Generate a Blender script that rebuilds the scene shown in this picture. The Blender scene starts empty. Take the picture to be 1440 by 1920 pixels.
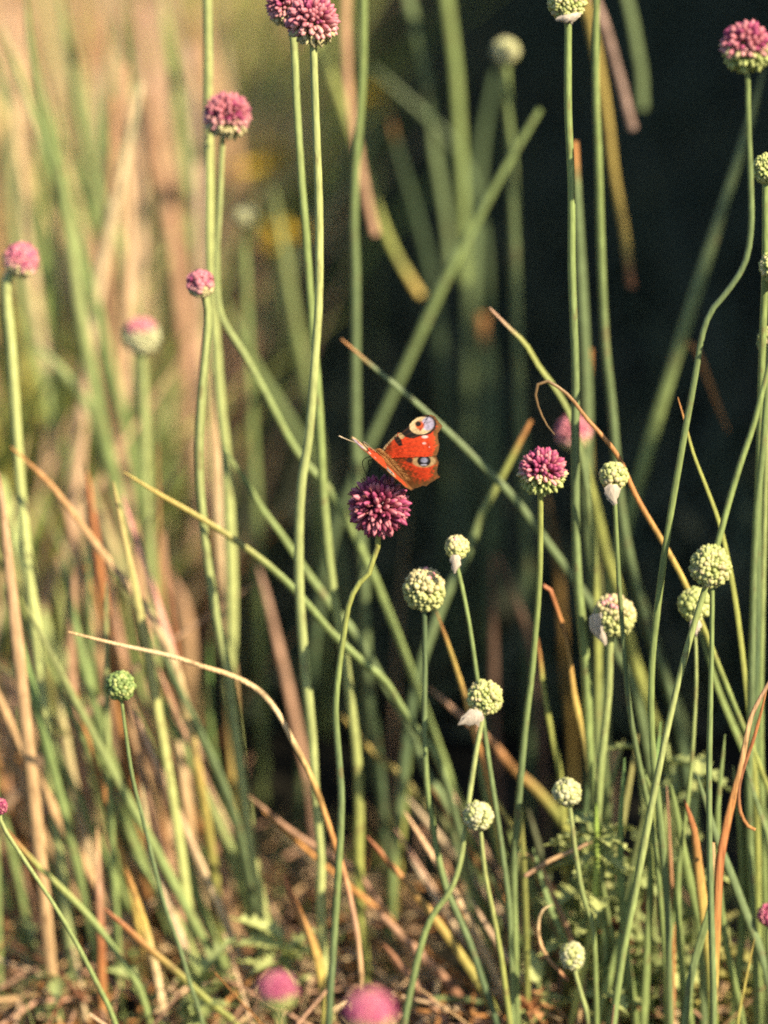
import bpy, math, random
import numpy as np
from mathutils import Vector, Matrix
R = math.radians
rng = random.Random(7)
nr = np.random.RandomState(11)

# ------------------------------------------------------------------ camera, sky, sun, exposure
scene = bpy.context.scene
col = scene.collection
D = 1.5                       # focus distance (m)
FPX = 6450.0                  # focal length in pixels of a 1440x1920 frame
PITCH = R(18)
FOC = Vector((0, 0, 0.30))    # the point in the middle of the frame, at the focus distance
FWD = Vector((0, math.cos(PITCH), -math.sin(PITCH)))
UP = Vector((0, math.sin(PITCH), math.cos(PITCH)))
RIGHT = Vector((1, 0, 0))
CAM = FOC - FWD * D
cd = bpy.data.cameras.new('camera')
cam = bpy.data.objects.new('camera', cd)
col.objects.link(cam)
cam.location = CAM
cam.rotation_euler = (math.pi / 2 - PITCH, 0, 0)
cd.sensor_fit = 'VERTICAL'
cd.sensor_height = 36
cd.lens = FPX * 36 / 1920
cd.clip_start = 0.05
cd.clip_end = 200
cd.dof.use_dof = True
cd.dof.focus_distance = D - 0.004
cd.dof.aperture_fstop = 3.3
cd.dof.aperture_blades = 0
scene.camera = cam

SUN_EL, SUN_AZ = R(38), R(50)   # azimuth: to the right of the direction from the scene back to the camera
to_sun = Vector((math.sin(SUN_AZ) * math.cos(SUN_EL), -math.cos(SUN_AZ) * math.cos(SUN_EL), math.sin(SUN_EL)))
world = bpy.data.worlds.new('World')
scene.world = world
world.use_nodes = True
wn = world.node_tree
bg = wn.nodes['Background']
sky = wn.nodes.new('ShaderNodeTexSky')
sky.sky_type = 'NISHITA'
sky.sun_disc = False
sky.sun_elevation = SUN_EL
sky.sun_rotation = math.atan2(to_sun.x, to_sun.y)
wn.links.new(sky.outputs[0], bg.inputs[0])
bg.inputs[1].default_value = 0.07
sd = bpy.data.lights.new('sun', 'SUN')
sd.energy = 5.0
sd.angle = R(0.5)
sd.color = (1.0, 0.83, 0.60)
sun = bpy.data.objects.new('sun', sd)
col.objects.link(sun)
sun.location = (2, -2, 3)
sun.rotation_euler = to_sun.to_track_quat('Z', 'Y').to_euler()
scene.view_settings.view_transform = 'Standard'
scene.view_settings.look = 'None'
scene.view_settings.exposure = 1.25
scene.view_settings.gamma = 1
scene.view_settings.use_curve_mapping = False
scene.render.engine = 'CYCLES'
scene.cycles.use_denoising = False
scene.cycles.use_adaptive_sampling = False
scene.cycles.filter_width = 1.9
scene.cycles.max_bounces = 6

# ------------------------------------------------------------------ helpers
def ray(px, py):
    return FWD + RIGHT * ((px - 720) / FPX) - UP * ((py - 960) / FPX)

def at(px, py, Y):
    """the point seen at pixel px, py in the upright plane y = Y"""
    d = ray(px, py)
    return CAM + d * ((Y - CAM.y) / d.y)

def atd(px, py, dd):
    """the point seen at pixel px, py, dd metres beyond the focus distance"""
    return CAM + ray(px, py) * (D + dd)

def ground_y(py):
    d = ray(720, py)
    t = -CAM.z / d.z
    return CAM.y + d.y * t

def tag(o, label=None, cat=None, group=None, kind=None):
    if label: o['label'] = label
    if cat: o['category'] = cat
    if group: o['group'] = group
    if kind: o['kind'] = kind
    return o

def empty(name, loc):
    o = bpy.data.objects.new(name, None)
    o.empty_display_size = 0.01
    o.location = loc
    col.objects.link(o)
    return o

def mesh(name, V, F, C, mat, smooth=True):
    me = bpy.data.meshes.new(name)
    V = np.asarray(V, dtype=np.float32).reshape(-1, 3)
    if isinstance(F, np.ndarray):
        n = F.shape[1]
        me.vertices.add(len(V)); me.vertices.foreach_set('co', V.ravel())
        me.loops.add(F.size); me.loops.foreach_set('vertex_index', F.astype(np.int32).ravel())
        me.polygons.add(len(F)); me.polygons.foreach_set('loop_start', np.arange(0, F.size, n, dtype=np.int32))
        me.update(calc_edges=True)
    else:
        me.from_pydata([tuple(v) for v in V.tolist()], [], F)
    if C is not None:
        a = me.color_attributes.new('tint', 'FLOAT_COLOR', 'POINT')
        C = np.asarray(C, dtype=np.float32).reshape(-1, 3)
        a.data.foreach_set('color', np.hstack([C, np.ones((len(C), 1), np.float32)]).ravel())
    if smooth:
        me.polygons.foreach_set('use_smooth', np.ones(len(me.polygons), dtype=bool))
    me.materials.append(mat)
    me.update()
    return me

def obj(name, me, parent=None, kind=None, world_loc=None):
    o = bpy.data.objects.new(name, me)
    col.objects.link(o)
    if parent is not None: o.parent = parent
    if kind: o['kind'] = kind
    return o

# ------------------------------------------------------------------ materials
def plant_mat(name, rough=0.5, trans=0.12, noise_scale=900, amp=0.25, spec=0.35, stretch=(1, 1, 0.12), obj_random=0.0, bump=0.0, blemish=0.0):
    m = bpy.data.materials.new(name)
    m.use_nodes = True
    nt = m.node_tree
    N, L = nt.nodes, nt.links
    bs = N['Principled BSDF']
    out = N['Material Output']
    at_ = N.new('ShaderNodeAttribute'); at_.attribute_name = 'tint'
    tc = N.new('ShaderNodeTexCoord')
    mp = N.new('ShaderNodeMapping'); mp.inputs['Scale'].default_value = stretch
    no = N.new('ShaderNodeTexNoise'); no.inputs['Scale'].default_value = noise_scale; no.inputs['Detail'].default_value = 3
    mr = N.new('ShaderNodeMapRange')
    mr.inputs['From Min'].default_value = 0.3; mr.inputs['From Max'].default_value = 0.7
    mr.inputs['To Min'].default_value = 1 - amp; mr.inputs['To Max'].default_value = 1 + amp
    L.new(tc.outputs['Object'], mp.inputs[0]); L.new(mp.outputs[0], no.inputs['Vector']); L.new(no.outputs['Fac'], mr.inputs['Value'])
    mul = N.new('ShaderNodeVectorMath'); mul.operation = 'SCALE'
    L.new(at_.outputs['Color'], mul.inputs[0])
    fac = mr.outputs[0]
    if obj_random:
        oi = N.new('ShaderNodeObjectInfo')
        m2 = N.new('ShaderNodeMapRange'); m2.inputs['To Min'].default_value = 1 - obj_random; m2.inputs['To Max'].default_value = 1 + obj_random
        L.new(oi.outputs['Random'], m2.inputs['Value'])
        mm = N.new('ShaderNodeMath'); mm.operation = 'MULTIPLY'
        L.new(fac, mm.inputs[0]); L.new(m2.outputs[0], mm.inputs[1]); fac = mm.outputs[0]
    L.new(fac, mul.inputs['Scale'])
    colour = mul.outputs[0]
    if blemish:       # brown scars and specks
        nb = N.new('ShaderNodeTexNoise'); nb.inputs['Scale'].default_value = 260; nb.inputs['Detail'].default_value = 5
        mpb = N.new('ShaderNodeMapping'); mpb.inputs['Scale'].default_value = (1, 1, 0.4)
        L.new(tc.outputs['Object'], mpb.inputs[0]); L.new(mpb.outputs[0], nb.inputs['Vector'])
        mb = N.new('ShaderNodeMapRange'); mb.inputs['From Min'].default_value = 0.60; mb.inputs['From Max'].default_value = 0.70
        mb.inputs['To Max'].default_value = blemish
        L.new(nb.outputs['Fac'], mb.inputs['Value'])
        mc = N.new('ShaderNodeMix'); mc.data_type = 'RGBA'
        L.new(mb.outputs[0], mc.inputs[0]); L.new(colour, mc.inputs[6]); mc.inputs[7].default_value = (0.16, 0.10, 0.05, 1)
        colour = mc.outputs[2]
    L.new(colour, bs.inputs['Base Color'])
    bs.inputs['Roughness'].default_value = rough
    bs.inputs['Specular IOR Level'].default_value = spec
    if bump:
        b = N.new('ShaderNodeBump'); b.inputs['Strength'].default_value = bump; b.inputs['Distance'].default_value = 0.0004
        L.new(no.outputs['Fac'], b.inputs['Height']); L.new(b.outputs[0], bs.inputs['Normal'])
    if trans:
        tr = N.new('ShaderNodeBsdfTranslucent'); L.new(mul.outputs[0], tr.inputs[0])
        mx = N.new('ShaderNodeMixShader'); mx.inputs[0].default_value = trans
        L.new(bs.outputs[0], mx.inputs[1]); L.new(tr.outputs[0], mx.inputs[2]); L.new(mx.outputs[0], out.inputs['Surface'])
    return m

M_STEM = plant_mat('stem_skin', 0.45, 0.10, 1400, 0.26, 0.4, bump=0.3, blemish=0.5)
M_DRY = plant_mat('dry_blade', 0.7, 0.15, 1300, 0.45, 0.15, stretch=(1, 1, 0.06), bump=0.6, blemish=0.7)
M_FLORET = plant_mat('floret_tepal', 0.5, 0.22, 2500, 0.15, 0.35, (1, 1, 1), 0.22)
M_BRACT = plant_mat('papery_bract', 0.6, 0.45, 1800, 0.2, 0.2)
M_WEED = plant_mat('weed_leaf', 0.6, 0.25, 600, 0.3, 0.3, (1, 1, 1))
M_GRASS = plant_mat('meadow_grass', 0.65, 0.4, 300, 0.3, 0.2, (1, 1, 0.2))
M_WING = plant_mat('wing_scales', 0.75, 0.12, 4500, 0.22, 0.15, (1, 1, 1))
M_FUR = plant_mat('butterfly_fur', 0.85, 0.0, 3500, 0.4, 0.1, (1, 1, 1), bump=0.6)

def soil_mat():
    m = bpy.data.materials.new('dark_soil'); m.use_nodes = True
    N, L = m.node_tree.nodes, m.node_tree.links
    bs = N['Principled BSDF']
    tc = N.new('ShaderNodeTexCoord')
    no = N.new('ShaderNodeTexNoise'); no.inputs['Scale'].default_value = 14; no.inputs['Detail'].default_value = 8
    cr = N.new('ShaderNodeValToRGB')
    cr.color_ramp.elements[0].color = (0.009, 0.009, 0.007, 1)
    cr.color_ramp.elements[1].color = (0.030, 0.027, 0.017, 1)
    cr.color_ramp.elements[0].position = 0.35; cr.color_ramp.elements[1].position = 0.75
    L.new(tc.outputs['Object'], no.inputs['Vector']); L.new(no.outputs['Fac'], cr.inputs[0]); L.new(cr.outputs[0], bs.inputs['Base Color'])
    n2 = N.new('ShaderNodeTexNoise'); n2.inputs['Scale'].default_value = 160; n2.inputs['Detail'].default_value = 6
    b = N.new('ShaderNodeBump'); b.inputs['Strength'].default_value = 0.8; b.inputs['Distance'].default_value = 0.004
    L.new(tc.outputs['Object'], n2.inputs['Vector']); L.new(n2.outputs['Fac'], b.inputs['Height']); L.new(b.outputs[0], bs.inputs['Normal'])
    bs.inputs['Roughness'].default_value = 0.95
    bs.inputs['Specular IOR Level'].default_value = 0.1
    return m
M_SOIL = soil_mat()

# ------------------------------------------------------------------ swept shapes
def resample(P, n):
    """Catmull-Rom through the points, n samples evenly along the length"""
    P = np.array([tuple(p) for p in P], float)
    if len(P) == 2:
        P = np.array([P[0], (P[0] + P[1]) / 2, P[1]])
    Q = np.vstack([2 * P[0] - P[1], P, 2 * P[-1] - P[-2]])
    out = []
    for i in range(1, len(Q) - 2):
        p0, p1, p2, p3 = Q[i - 1:i + 3]
        for t in np.linspace(0, 1, 12, endpoint=False):
            out.append(0.5 * (2 * p1 + (p2 - p0) * t + (2 * p0 - 5 * p1 + 4 * p2 - p3) * t * t + (3 * p1 - p0 - 3 * p2 + p3) * t ** 3))
    out.append(P[-1])
    out = np.array(out)
    s = np.concatenate([[0], np.cumsum(np.linalg.norm(np.diff(out, axis=0), axis=1))])
    u = np.linspace(0, s[-1], n)
    return np.stack([np.interp(u, s, out[:, k]) for k in range(3)], 1)

def grad(cols, n, tip=0):
    C = np.array(cols, float)
    if len(C) == n and n > 14: return C
    if len(C) == 1: C = np.vstack([C, C])
    if tip:       # a withered tip is short
        x = np.concatenate([[0, tip], np.linspace(min(.6, 2.6 * tip), 1, len(C) - 1)])
        C = np.vstack([C[:1], C])
        return np.stack([np.interp(np.linspace(0, 1, n), x, C[:, k]) for k in range(3)], 1)
    return np.stack([np.interp(np.linspace(0, 1, n), np.linspace(0, 1, len(C)), C[:, k]) for k in range(3)], 1)

def sweep(P, rad, cols, sides=8, flat=1.0, facing=(0, -1, 0.3), twist=0.0):
    """tube along P; rad one radius per point; flat < 1 makes a lens section whose broad side looks along `facing`"""
    n = len(P)
    T = np.gradient(P, axis=0); T /= np.linalg.norm(T, axis=1)[:, None] + 1e-12
    f = np.array(facing, float); f /= np.linalg.norm(f)
    W = np.cross(T, f)
    bad = np.linalg.norm(W, axis=1) < 1e-3
    W[bad] = (1, 0, 0)
    W /= np.linalg.norm(W, axis=1)[:, None]
    Nn = np.cross(W, T)
    if twist:
        a = np.linspace(0, twist, n)[:, None]
        W, Nn = W * np.cos(a) + Nn * np.sin(a), Nn * np.cos(a) - W * np.sin(a)
    ang = np.arange(sides) * 2 * math.pi / sides
    if n >= 18:
        rad = rad * (1 + 0.05 * np.interp(np.arange(n), np.linspace(0, n, max(4, n // 6)), nr.normal(0, 1, max(4, n // 6))))
    V = P[:, None, :] + rad[:, None, None] * (np.cos(ang)[None, :, None] * W[:, None, :] + flat * np.sin(ang)[None, :, None] * Nn[:, None, :])
    C = np.repeat(grad(cols, n)[:, None, :], sides, 1)
    if sides >= 8 and n >= 18:
        C = C * (1 + nr.normal(0, 0.09, (1, sides, 1))) * (1 + 0.06 * nr.normal(0, 1, (n, 1, 1)))
        V = V + (0.06 * rad)[:, None, None] * nr.choice([-1, 1], sides)[None, :, None] * (V - P[:, None, :]) / (np.linalg.norm(V - P[:, None, :], axis=2, keepdims=True) + 1e-9)
    F = []
    for i in range(n - 1):
        for k in range(sides):
            k2 = (k + 1) % sides
            F.append((i * sides + k, i * sides + k2, (i + 1) * sides + k2, (i + 1) * sides + k))
    return V.reshape(-1, 3), np.array(F, dtype=np.int32), C.reshape(-1, 3)

def trace(pts, Y, Yb=None, root=True):
    """turn pixels into a stem in space: Y at the first point, leaning to Yb at the last, then down into the ground"""
    g = ground_y(pts[-1][1]) - 0.002
    if Yb is None: Yb = Y
    if root: Yb = min(Yb, g)
    n = len(pts)
    L = [0.0]
    for a, b in zip(pts, pts[1:]): L.append(L[-1] + math.hypot(b[0] - a[0], b[1] - a[1]))
    out = []
    for (x, y), l in zip(pts, L):
        p = at(x, y, Y + (Yb - Y) * l / L[-1])
        if p.z < 0.001:
            d = ray(x, y); p = CAM + d * (-(CAM.z - 0.001) / d.z)
        out.append(p)
    if root and out[-1].z > 0.003:
        d = (out[-1] - out[-2]).normalized()
        d = (d + Vector((0, 0, -1.2))).normalized()
        k = out[-1].z / -d.z
        out.append(out[-1] + d * (k * 0.5))
        out.append(Vector((out[-1].x + d.x * k * 0.3, out[-1].y + d.y * k * 0.3, -0.004)))
    return out

# ------------------------------------------------------------------ palette: surface colours; the dark greens also paint shade on some stems
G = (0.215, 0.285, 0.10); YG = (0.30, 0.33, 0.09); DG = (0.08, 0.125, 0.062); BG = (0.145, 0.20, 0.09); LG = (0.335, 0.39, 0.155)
CL = (0.42, 0.47, 0.18); OR = (0.43, 0.21, 0.075); YE = (0.47, 0.36, 0.10); TAN = (0.52, 0.35, 0.18); PK = (0.46, 0.28, 0.18); BR = (0.24, 0.11, 0.06); CR = (0.62, 0.48, 0.28)
RO = (0.36, 0.14, 0.06)

# ------------------------------------------------------------------ flower heads
def bud_arrays(length, width, base, tip, sides=6, op=0.12, prof=None):
    prof = prof or [(0.0, 0.12), (0.25, 0.34), (0.55, 0.5), (0.82, 0.40), (1.0, op)]
    V, C, F = [], [], []
    for i, (t, r) in enumerate(prof):
        for k in range(sides):
            a = 2 * math.pi * k / sides
            rr = r * width * (1 + (0.10 if k % 2 else -0.10) * t)
            V.append((rr * math.cos(a), rr * math.sin(a), t * length - (0.05 * length if (i == len(prof) - 1 and k % 2) else 0)))
            s = t * t
            C.append([base[j] * (1 - s) + tip[j] * s for j in range(3)])
    for i in range(len(prof) - 1):
        for k in range(sides):
            k2 = (k + 1) % sides
            F.append((i * sides + k, i * sides + k2, (i + 1) * sides + k2, (i + 1) * sides + k))
    n = len(V)
    V.append((0, 0, length * 1.02)); C.append(tip)
    l = (len(prof) - 1) * sides
    for k in range(sides): F.append((l + k, l + (k + 1) % sides, n, n))
    return np.array(V), np.array(F, dtype=np.int32), np.array(C)

CLS = {  # colour classes of florets: base, tip
    'mauve': ((0.20, 0.026, 0.07), (0.42, 0.085, 0.19)),
    'deep': ((0.10, 0.018, 0.04), (0.24, 0.04, 0.085)),
    'pink': ((0.42, 0.11, 0.15), (0.56, 0.22, 0.26)),
    'blush': ((0.62, 0.42, 0.30), (0.66, 0.30, 0.33)),
    'cream': ((0.38, 0.40, 0.16), (0.60, 0.53, 0.29)),
    'lime': ((0.32, 0.38, 0.11), (0.52, 0.54, 0.23)),
    'green': ((0.24, 0.33, 0.08), (0.44, 0.49, 0.18)),
    'pale': ((0.34, 0.39, 0.16), (0.55, 0.54, 0.33)),
    'shaded_green': ((0.11, 0.19, 0.06), (0.24, 0.33, 0.10)),  # darkened green for the bud standing in shade
}
def pick(kind, h):
    """which colour class a floret at height h (-1 bottom .. 1 top) of a head has"""
    r = rng.random()
    if kind == 'purple': return 'pink' if r < 0.35 else 'mauve' if r < 0.8 else 'deep'
    if kind == 'pink':
        h += rng.uniform(-0.18, 0.18)
        return ('pink' if r < 0.75 else 'mauve') if h > -0.05 else 'blush' if h > -0.4 else 'cream'
    if kind == 'plum':
        h += rng.uniform(-0.15, 0.15)
        return ('mauve' if r < 0.5 else 'pink') if h > 0.05 else ('blush' if r < 0.5 else 'cream') if h > -0.25 else 'green'
    if kind == 'rosy':
        h += rng.uniform(-0.2, 0.2)
        return ('blush' if r < 0.15 else 'cream') if h > 0.5 else 'cream' if h > 0.15 and r < .7 else 'lime'
    if kind == 'dusk': return ('mauve' if r < .6 else 'pink') if h > -.1 else 'green'
    if kind == 'cap': return 'pink' if h > 0.45 else 'pale'
    if kind == 'white': return 'pale' if r < 0.7 else 'lime'
    if kind == 'shaded_green': return 'shaded_green' if r < 0.75 else 'green'
    if kind == 'lime': return 'lime' if r < 0.6 else 'cream' if r < 0.8 else 'green'
    return 'green' if r < 0.55 else 'lime'
BUDS = {}
def bud_mesh(cls, length, width, form):
    key = (cls, round(length, 5), round(width, 5), form)
    if key not in BUDS:
        prof = [(0, .14), (.25, .30), (.55, .50), (.82, .44), (1.0, .16)] if form in ('open', 'semi') else [(0.0, 0.14), (0.25, 0.36), (0.55, 0.5), (0.8, 0.42), (1.0, 0.16)]
        V, F, C = bud_arrays(length, width, *CLS[cls], prof=prof, op=0.2)
        BUDS[key] = (mesh('floret', V, F, C, M_FLORET), V, F, C)
    return BUDS[key]

def uv_ball(r, col_, nu=12, nv=8):
    V, F = [], []
    for i in range(nv + 1):
        th = math.pi * i / nv
        for k in range(nu):
            V.append((r * math.sin(th) * math.cos(2 * math.pi * k / nu), r * math.sin(th) * math.sin(2 * math.pi * k / nu), r * math.cos(th)))
    for i in range(nv):
        for k in range(nu):
            F.append((i * nu + k, (i + 1) * nu + k, (i + 1) * nu + (k + 1) % nu, i * nu + (k + 1) % nu))
    return np.array(V), np.array(F, dtype=np.int32), np.array([col_] * len(V))

def make_head(root, c, axis, r, kind, sharp, form='bud', n=None, oval=1.06):
    """a globe of florets round a core at world point c; sharp heads get one object per floret"""
    axis = axis.normalized()
    q = axis.to_track_quat('Z', 'Y')
    M = q.to_matrix()
    op = form == 'open'
    blen = r * (0.62 if op else 0.56 if form == 'semi' else 0.40)
    semi = form == 'semi'
    n = n or (290 if op else 295)
    bw = r * (0.19 if op else (0.27 if semi else 0.37) * math.sqrt(190 / n))
    core_r = r - blen * 0.8
    V, F, C = uv_ball(core_r * 0.98, {'purple': (0.10, 0.03, 0.05), 'shaded_green': (0.06, 0.10, 0.03)}.get(kind, (0.27, 0.33, 0.10)))
    V = V * np.array((1, 1, oval))
    V = (np.array(M) @ V.T).T + np.array(c - root.location)
    head = obj('flower_head', mesh('flower_head', V, F, C, M_STEM), root)
    ga = math.pi * (3 - math.sqrt(5))
    jV, jF, jC, off = [], [], [], 0
    for i in range(n):
        z = 1 - 2 * (i + 0.5) / n
        if z < -0.96: continue
        rr = math.sqrt(1 - z * z)
        a = i * ga + rng.uniform(-0.12, 0.12)
        d = Vector((rr * math.cos(a), rr * math.sin(a), z + rng.uniform(-0.04, 0.04)))
        d2 = d.copy()
        if op: d2.z -= 0.25 * max(0, 0.3 - z)       # the lower open florets hang
        d2 = (d2.normalized() + Vector((rng.uniform(-.22, .22), rng.uniform(-.22, .22), rng.uniform(-.22, .22)))).normalized()
        cls = pick(kind, z)
        s = rng.choice((0.78, 0.9, 1.0, 1.06, 1.14))
        if op and rng.random() < .12: s *= 1.12
        me, bV, bF, bC = bud_mesh(cls, blen, bw, form)
        base = Vector((d.x, d.y, d.z * oval)) * (core_r * 0.93)
        mat = Matrix.Translation(c + M @ base) @ (M @ d2.to_track_quat('Z', 'Y').to_matrix()).to_4x4() @ Matrix.Rotation(rng.uniform(0, 6), 4, 'Z') @ Matrix.Scale(s, 4)
        if sharp:
            o = bpy.data.objects.new('floret', me)
            col.objects.link(o)
            o.parent = head
            o.matrix_parent_inverse = Matrix.Translation(-root.location)
            o.matrix_basis = mat
        else:
            mm = np.array(mat)
            jV.append((mm[:3, :3] @ bV.T).T + mm[:3, 3] - np.array(root.location)); jF.append(bF + off); jC.append(bC * rng.uniform(.8, 1.2)); off += len(bV)
    if not sharp:
        obj('floret', mesh('floret', np.vstack(jV), np.vstack(jF), np.vstack(jC), M_FLORET), head, 'stuff')
    if op and sharp:      # stamens standing out beyond the open florets
        sV, sF, sC, off = [], [], [], 0
        for i in range(60):
            z = rng.uniform(0.0, 1); a = rng.uniform(0, 6.28); rr = math.sqrt(1 - z * z)
            d = np.array(M @ Vector((rr * math.cos(a), rr * math.sin(a), z)))
            P = np.array([np.array(c - root.location) + d * r * t for t in (0.8, 0.98, rng.uniform(1.08, 1.2))])
            v, f, cc = sweep(P, np.array([1.0, 1.0, 1.8]) * r * 0.018, [(0.3, .08, .16), (.35, .12, .15), (0.25, .1, .08)], 4)
            sV.append(v); sF.append(f + off); sC.append(cc); off += len(v)
        obj('stamen', mesh('stamen', np.vstack(sV), np.vstack(sF), np.vstack(sC), M_FLORET), head, 'stuff')
    return head

def px2m(w, p):
    return w / FPX * (p - CAM).dot(FWD)

ALL = []
def plant(name, label, cat, pts, w, Y, cols=(G,), head=None, Yb=None, sharp=False, bract=None, group=None, taper=0.75, form='bud', oval=1.0, n=None):
    """flower stem traced from head to ground; head = (x, y, radius, kind) in the same pixels"""
    hp = at(head[0], head[1], Y)
    P3 = trace(pts, Y, Yb)
    root = empty(name, (P3[-1].x, P3[-1].y, 0))
    tag(root, label, cat, group or 'flowering garlic stems standing in the meadow')
    o = np.array(root.location)
    P3 = [hp] + P3
    N = max(24, int(sum((b - a).length for a, b in zip(P3, P3[1:])) / 0.006))
    P = resample(P3, N)
    wig = nr.normal(0, 1, (N, 3)).cumsum(0) * 0.00003
    P[1:] += (wig - np.linspace(0, 1, N)[:, None] * wig[-1])[1:]
    r0 = px2m(w, P3[1]) / 2
    rad = r0 * np.interp(np.linspace(0, 1, N), [0, 0.5, 1], [taper, 1, 1.1])
    V, F, C = sweep(P - o, rad, cols, 10)
    obj('stem', mesh('stem', V, F, C, M_STEM), root)
    ax = hp - P3[1]
    if ax.length < 1e-5: ax = Vector((0, 0, 1))
    ax = (ax.normalized() + Vector((0, 0, 0.4))).normalized()
    make_head(root, hp, ax, px2m(head[2], hp), head[3], sharp, form, n, oval)
    if bract:
        bp = [at(x, y, Y - 0.007) for x, y in bract[0]]
        B = resample(bp, 10)
        rr = px2m(bract[1], bp[0]) / 2 * np.array([.5, .85, 1, 1, .95, .85, .7, .5, .3, .08])
        T = np.gradient(B, axis=0); T /= np.linalg.norm(T, axis=1)[:, None]
        W = np.cross(T, (0, -1, .2)); W /= np.linalg.norm(W, axis=1)[:, None]
        Nn = np.cross(W, T); V, C = [], []
        for sgn in (0, 1):
            for i in range(10):
                for q in np.linspace(-1, 1, 9):
                    tear = 1 + (0.16 * nr.normal() if abs(q) > .9 or i == 9 else 0.02 * nr.normal())
                    V.append(B[i] - o + W[i] * q * rr[i] * 1.15 * tear + Nn[i] * (rr[i] * (0.55 * q * q - .3 + .08 * math.sin(q * 9 + i)) - sgn * .00015) * np.sign(Nn[i] @ np.array((0, 1, 0))) + T[i] * (0.0006 * nr.normal() if i > 7 else 0))
                    C.append(np.array((.80, .76, .66) if (int(q * 8) % 2) else (.70, .63, .53)) * (1 - .25 * (i / 9) ** 3) * nr.uniform(.9, 1.1))
        F = [(a + i * 9 + q, a + i * 9 + q + 1, a + (i + 1) * 9 + q + 1, a + (i + 1) * 9 + q) for a in (0, 90) for i in range(9) for q in range(8)]
        obj('bract', mesh('bract', V, np.array(F, dtype=np.int32), C, M_BRACT), root)
    ALL.append(root)
    return root

def blade(name, label, cat, pts, w, Y, cols=(G,), Yb=None, flat=0.45, tip=0.15, root=True, arch=False, group=None, twist=None, nodes=()):
    """a leaf or straw traced from its tip to its foot; one mesh, its object origin at the foot"""
    P3 = trace(pts, Y, Yb, root and not arch)
    if arch:      # the leaf hangs from over the frame: it rises from the ground at one side and bows over
        p = P3[-1]
        s = arch
        d0 = (P3[-1] - P3[-2]).normalized(); p = p + d0 * 0.07; P3[-1] = p
        P3 += [p + Vector((0.05 * s, 0.01, 0.055)), Vector((p.x + 0.15 * s, p.y + .02, p.z + 0.075)), Vector((p.x + 0.30 * s, p.y + .04, p.z + 0.02)), Vector((p.x + 0.39 * s, p.y + .05, p.z - 0.16)), Vector((p.x + 0.43 * s, p.y + .06, -0.004))]
    o = np.array(P3[-1])
    N = max(20, int(sum((b - a).length for a, b in zip(P3, P3[1:])) / 0.005))
    P = resample(P3, N)
    r0 = px2m(w, P3[len(P3) // 2]) / 2
    t = np.linspace(0, 1, N)
    rad = r0 * np.interp(t, [0, 0.06, 0.25, 0.6, 1], [tip, max(tip, 0.55), 0.9, 1, 0.9])
    C = grad(cols, N, cat == 'leaf' and len(cols) > 2 and cols[0] in (OR, YE, RO, PK, TAN, BR) and 0.008 / sum((q - p).length for p, q in zip(P3, P3[1:])))
    for k in nodes:       # dark joints of a straw
        rad *= 1 + 0.25 * np.exp(-((t - k) / 0.008) ** 2)
        C *= (1 - 0.8 * np.exp(-((t - k) / 0.008) ** 2))[:, None]
    V, F, C = sweep(P - o, rad, C, 8, flat, (rng.uniform(-.5, .5), -1, 0.25), rng.uniform(-.7, .7) if twist is None else twist)
    dry = cat == 'straw'
    ob = obj(name, mesh(name, V, F, C, M_DRY if dry else M_STEM))
    ob.location = o
    tag(ob, label, cat, group or ('dry straws and withered blades among the stems' if dry else 'green leaf blades among the stems'))
    ALL.append(ob)
    return ob

# ------------------------------------------------------------------ the ground
gx = np.concatenate([np.linspace(-30, -1.2, 12), np.linspace(-1, 1.2, 90), np.linspace(1.5, 30, 12)])
gy = np.concatenate([np.linspace(-20, -0.8, 8), np.linspace(-0.6, 3.4, 150), np.linspace(3.6, 60, 14)])
XX, YY = np.meshgrid(gx, gy)
ZZ = 0.004 * np.sin(XX * 23 + 2 * np.sin(YY * 9)) + 0.004 * np.sin(YY * 31 + XX * 11) + nr.normal(0, 0.0015, XX.shape) - 0.008
V = np.stack([XX, YY, ZZ], -1).reshape(-1, 3)
nx = len(gx)
F = np.array([(j * nx + i, j * nx + i + 1, (j + 1) * nx + i + 1, (j + 1) * nx + i) for j in range(len(gy) - 1) for i in range(nx - 1)], dtype=np.int32)
tag(obj('ground', mesh('ground', V, F, None, M_SOIL)), 'dark bare soil under the meadow plants', None, None, 'structure')

# ------------------------------------------------------------------ unseen shrub row, added to lay shade on the ground behind the stems
def leaf_cloud(n, sampler, size, cols, seed):
    r = np.random.RandomState(seed)
    P = sampler(r, n)
    A = r.normal(0, 1, (n, 3)); A /= np.linalg.norm(A, axis=1)[:, None]
    B = np.cross(A, r.normal(0, 1, (n, 3))); B /= np.linalg.norm(B, axis=1)[:, None]
    Nn = np.cross(A, B)
    s = size * r.uniform(0.6, 1.3, (n, 1))
    V = np.stack([P - A * s, P + B * s * .4 + Nn * s * .12, P + A * s, P - B * s * .4 + Nn * s * .12], 1).reshape(-1, 3)
    F = np.arange(4 * n, dtype=np.int32).reshape(-1, 4)
    c = np.array(cols)[r.randint(0, len(cols), n)] * r.uniform(.7, 1.3, (n, 1))
    return V, F, np.repeat(c[:, None, :], 4, 1).reshape(-1, 3)
HX, HY0, HY1, HH = 1.25, -0.60, 4.2, 1.5
def hedge_s(r, n):
    y = r.uniform(HY0, HY1, n); h = HH * (1 + 0.10 * np.sin(y * 5) + 0.06 * np.sin(y * 13 + 1))
    a = r.uniform(0, math.pi, n); k = np.sqrt(r.uniform(0.1, 1, n))
    return np.stack([HX + 0.35 * k * np.cos(a), y, h * (0.05 + 0.95 * k * np.abs(np.sin(a)) ** 0.6)], 1)
added_hedge = empty('added_hedge', (HX, (HY0 + HY1) / 2, 0))
tag(added_hedge, 'dense dark shrub row out of view, added to shade the ground behind', 'added_hedge')
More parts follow.
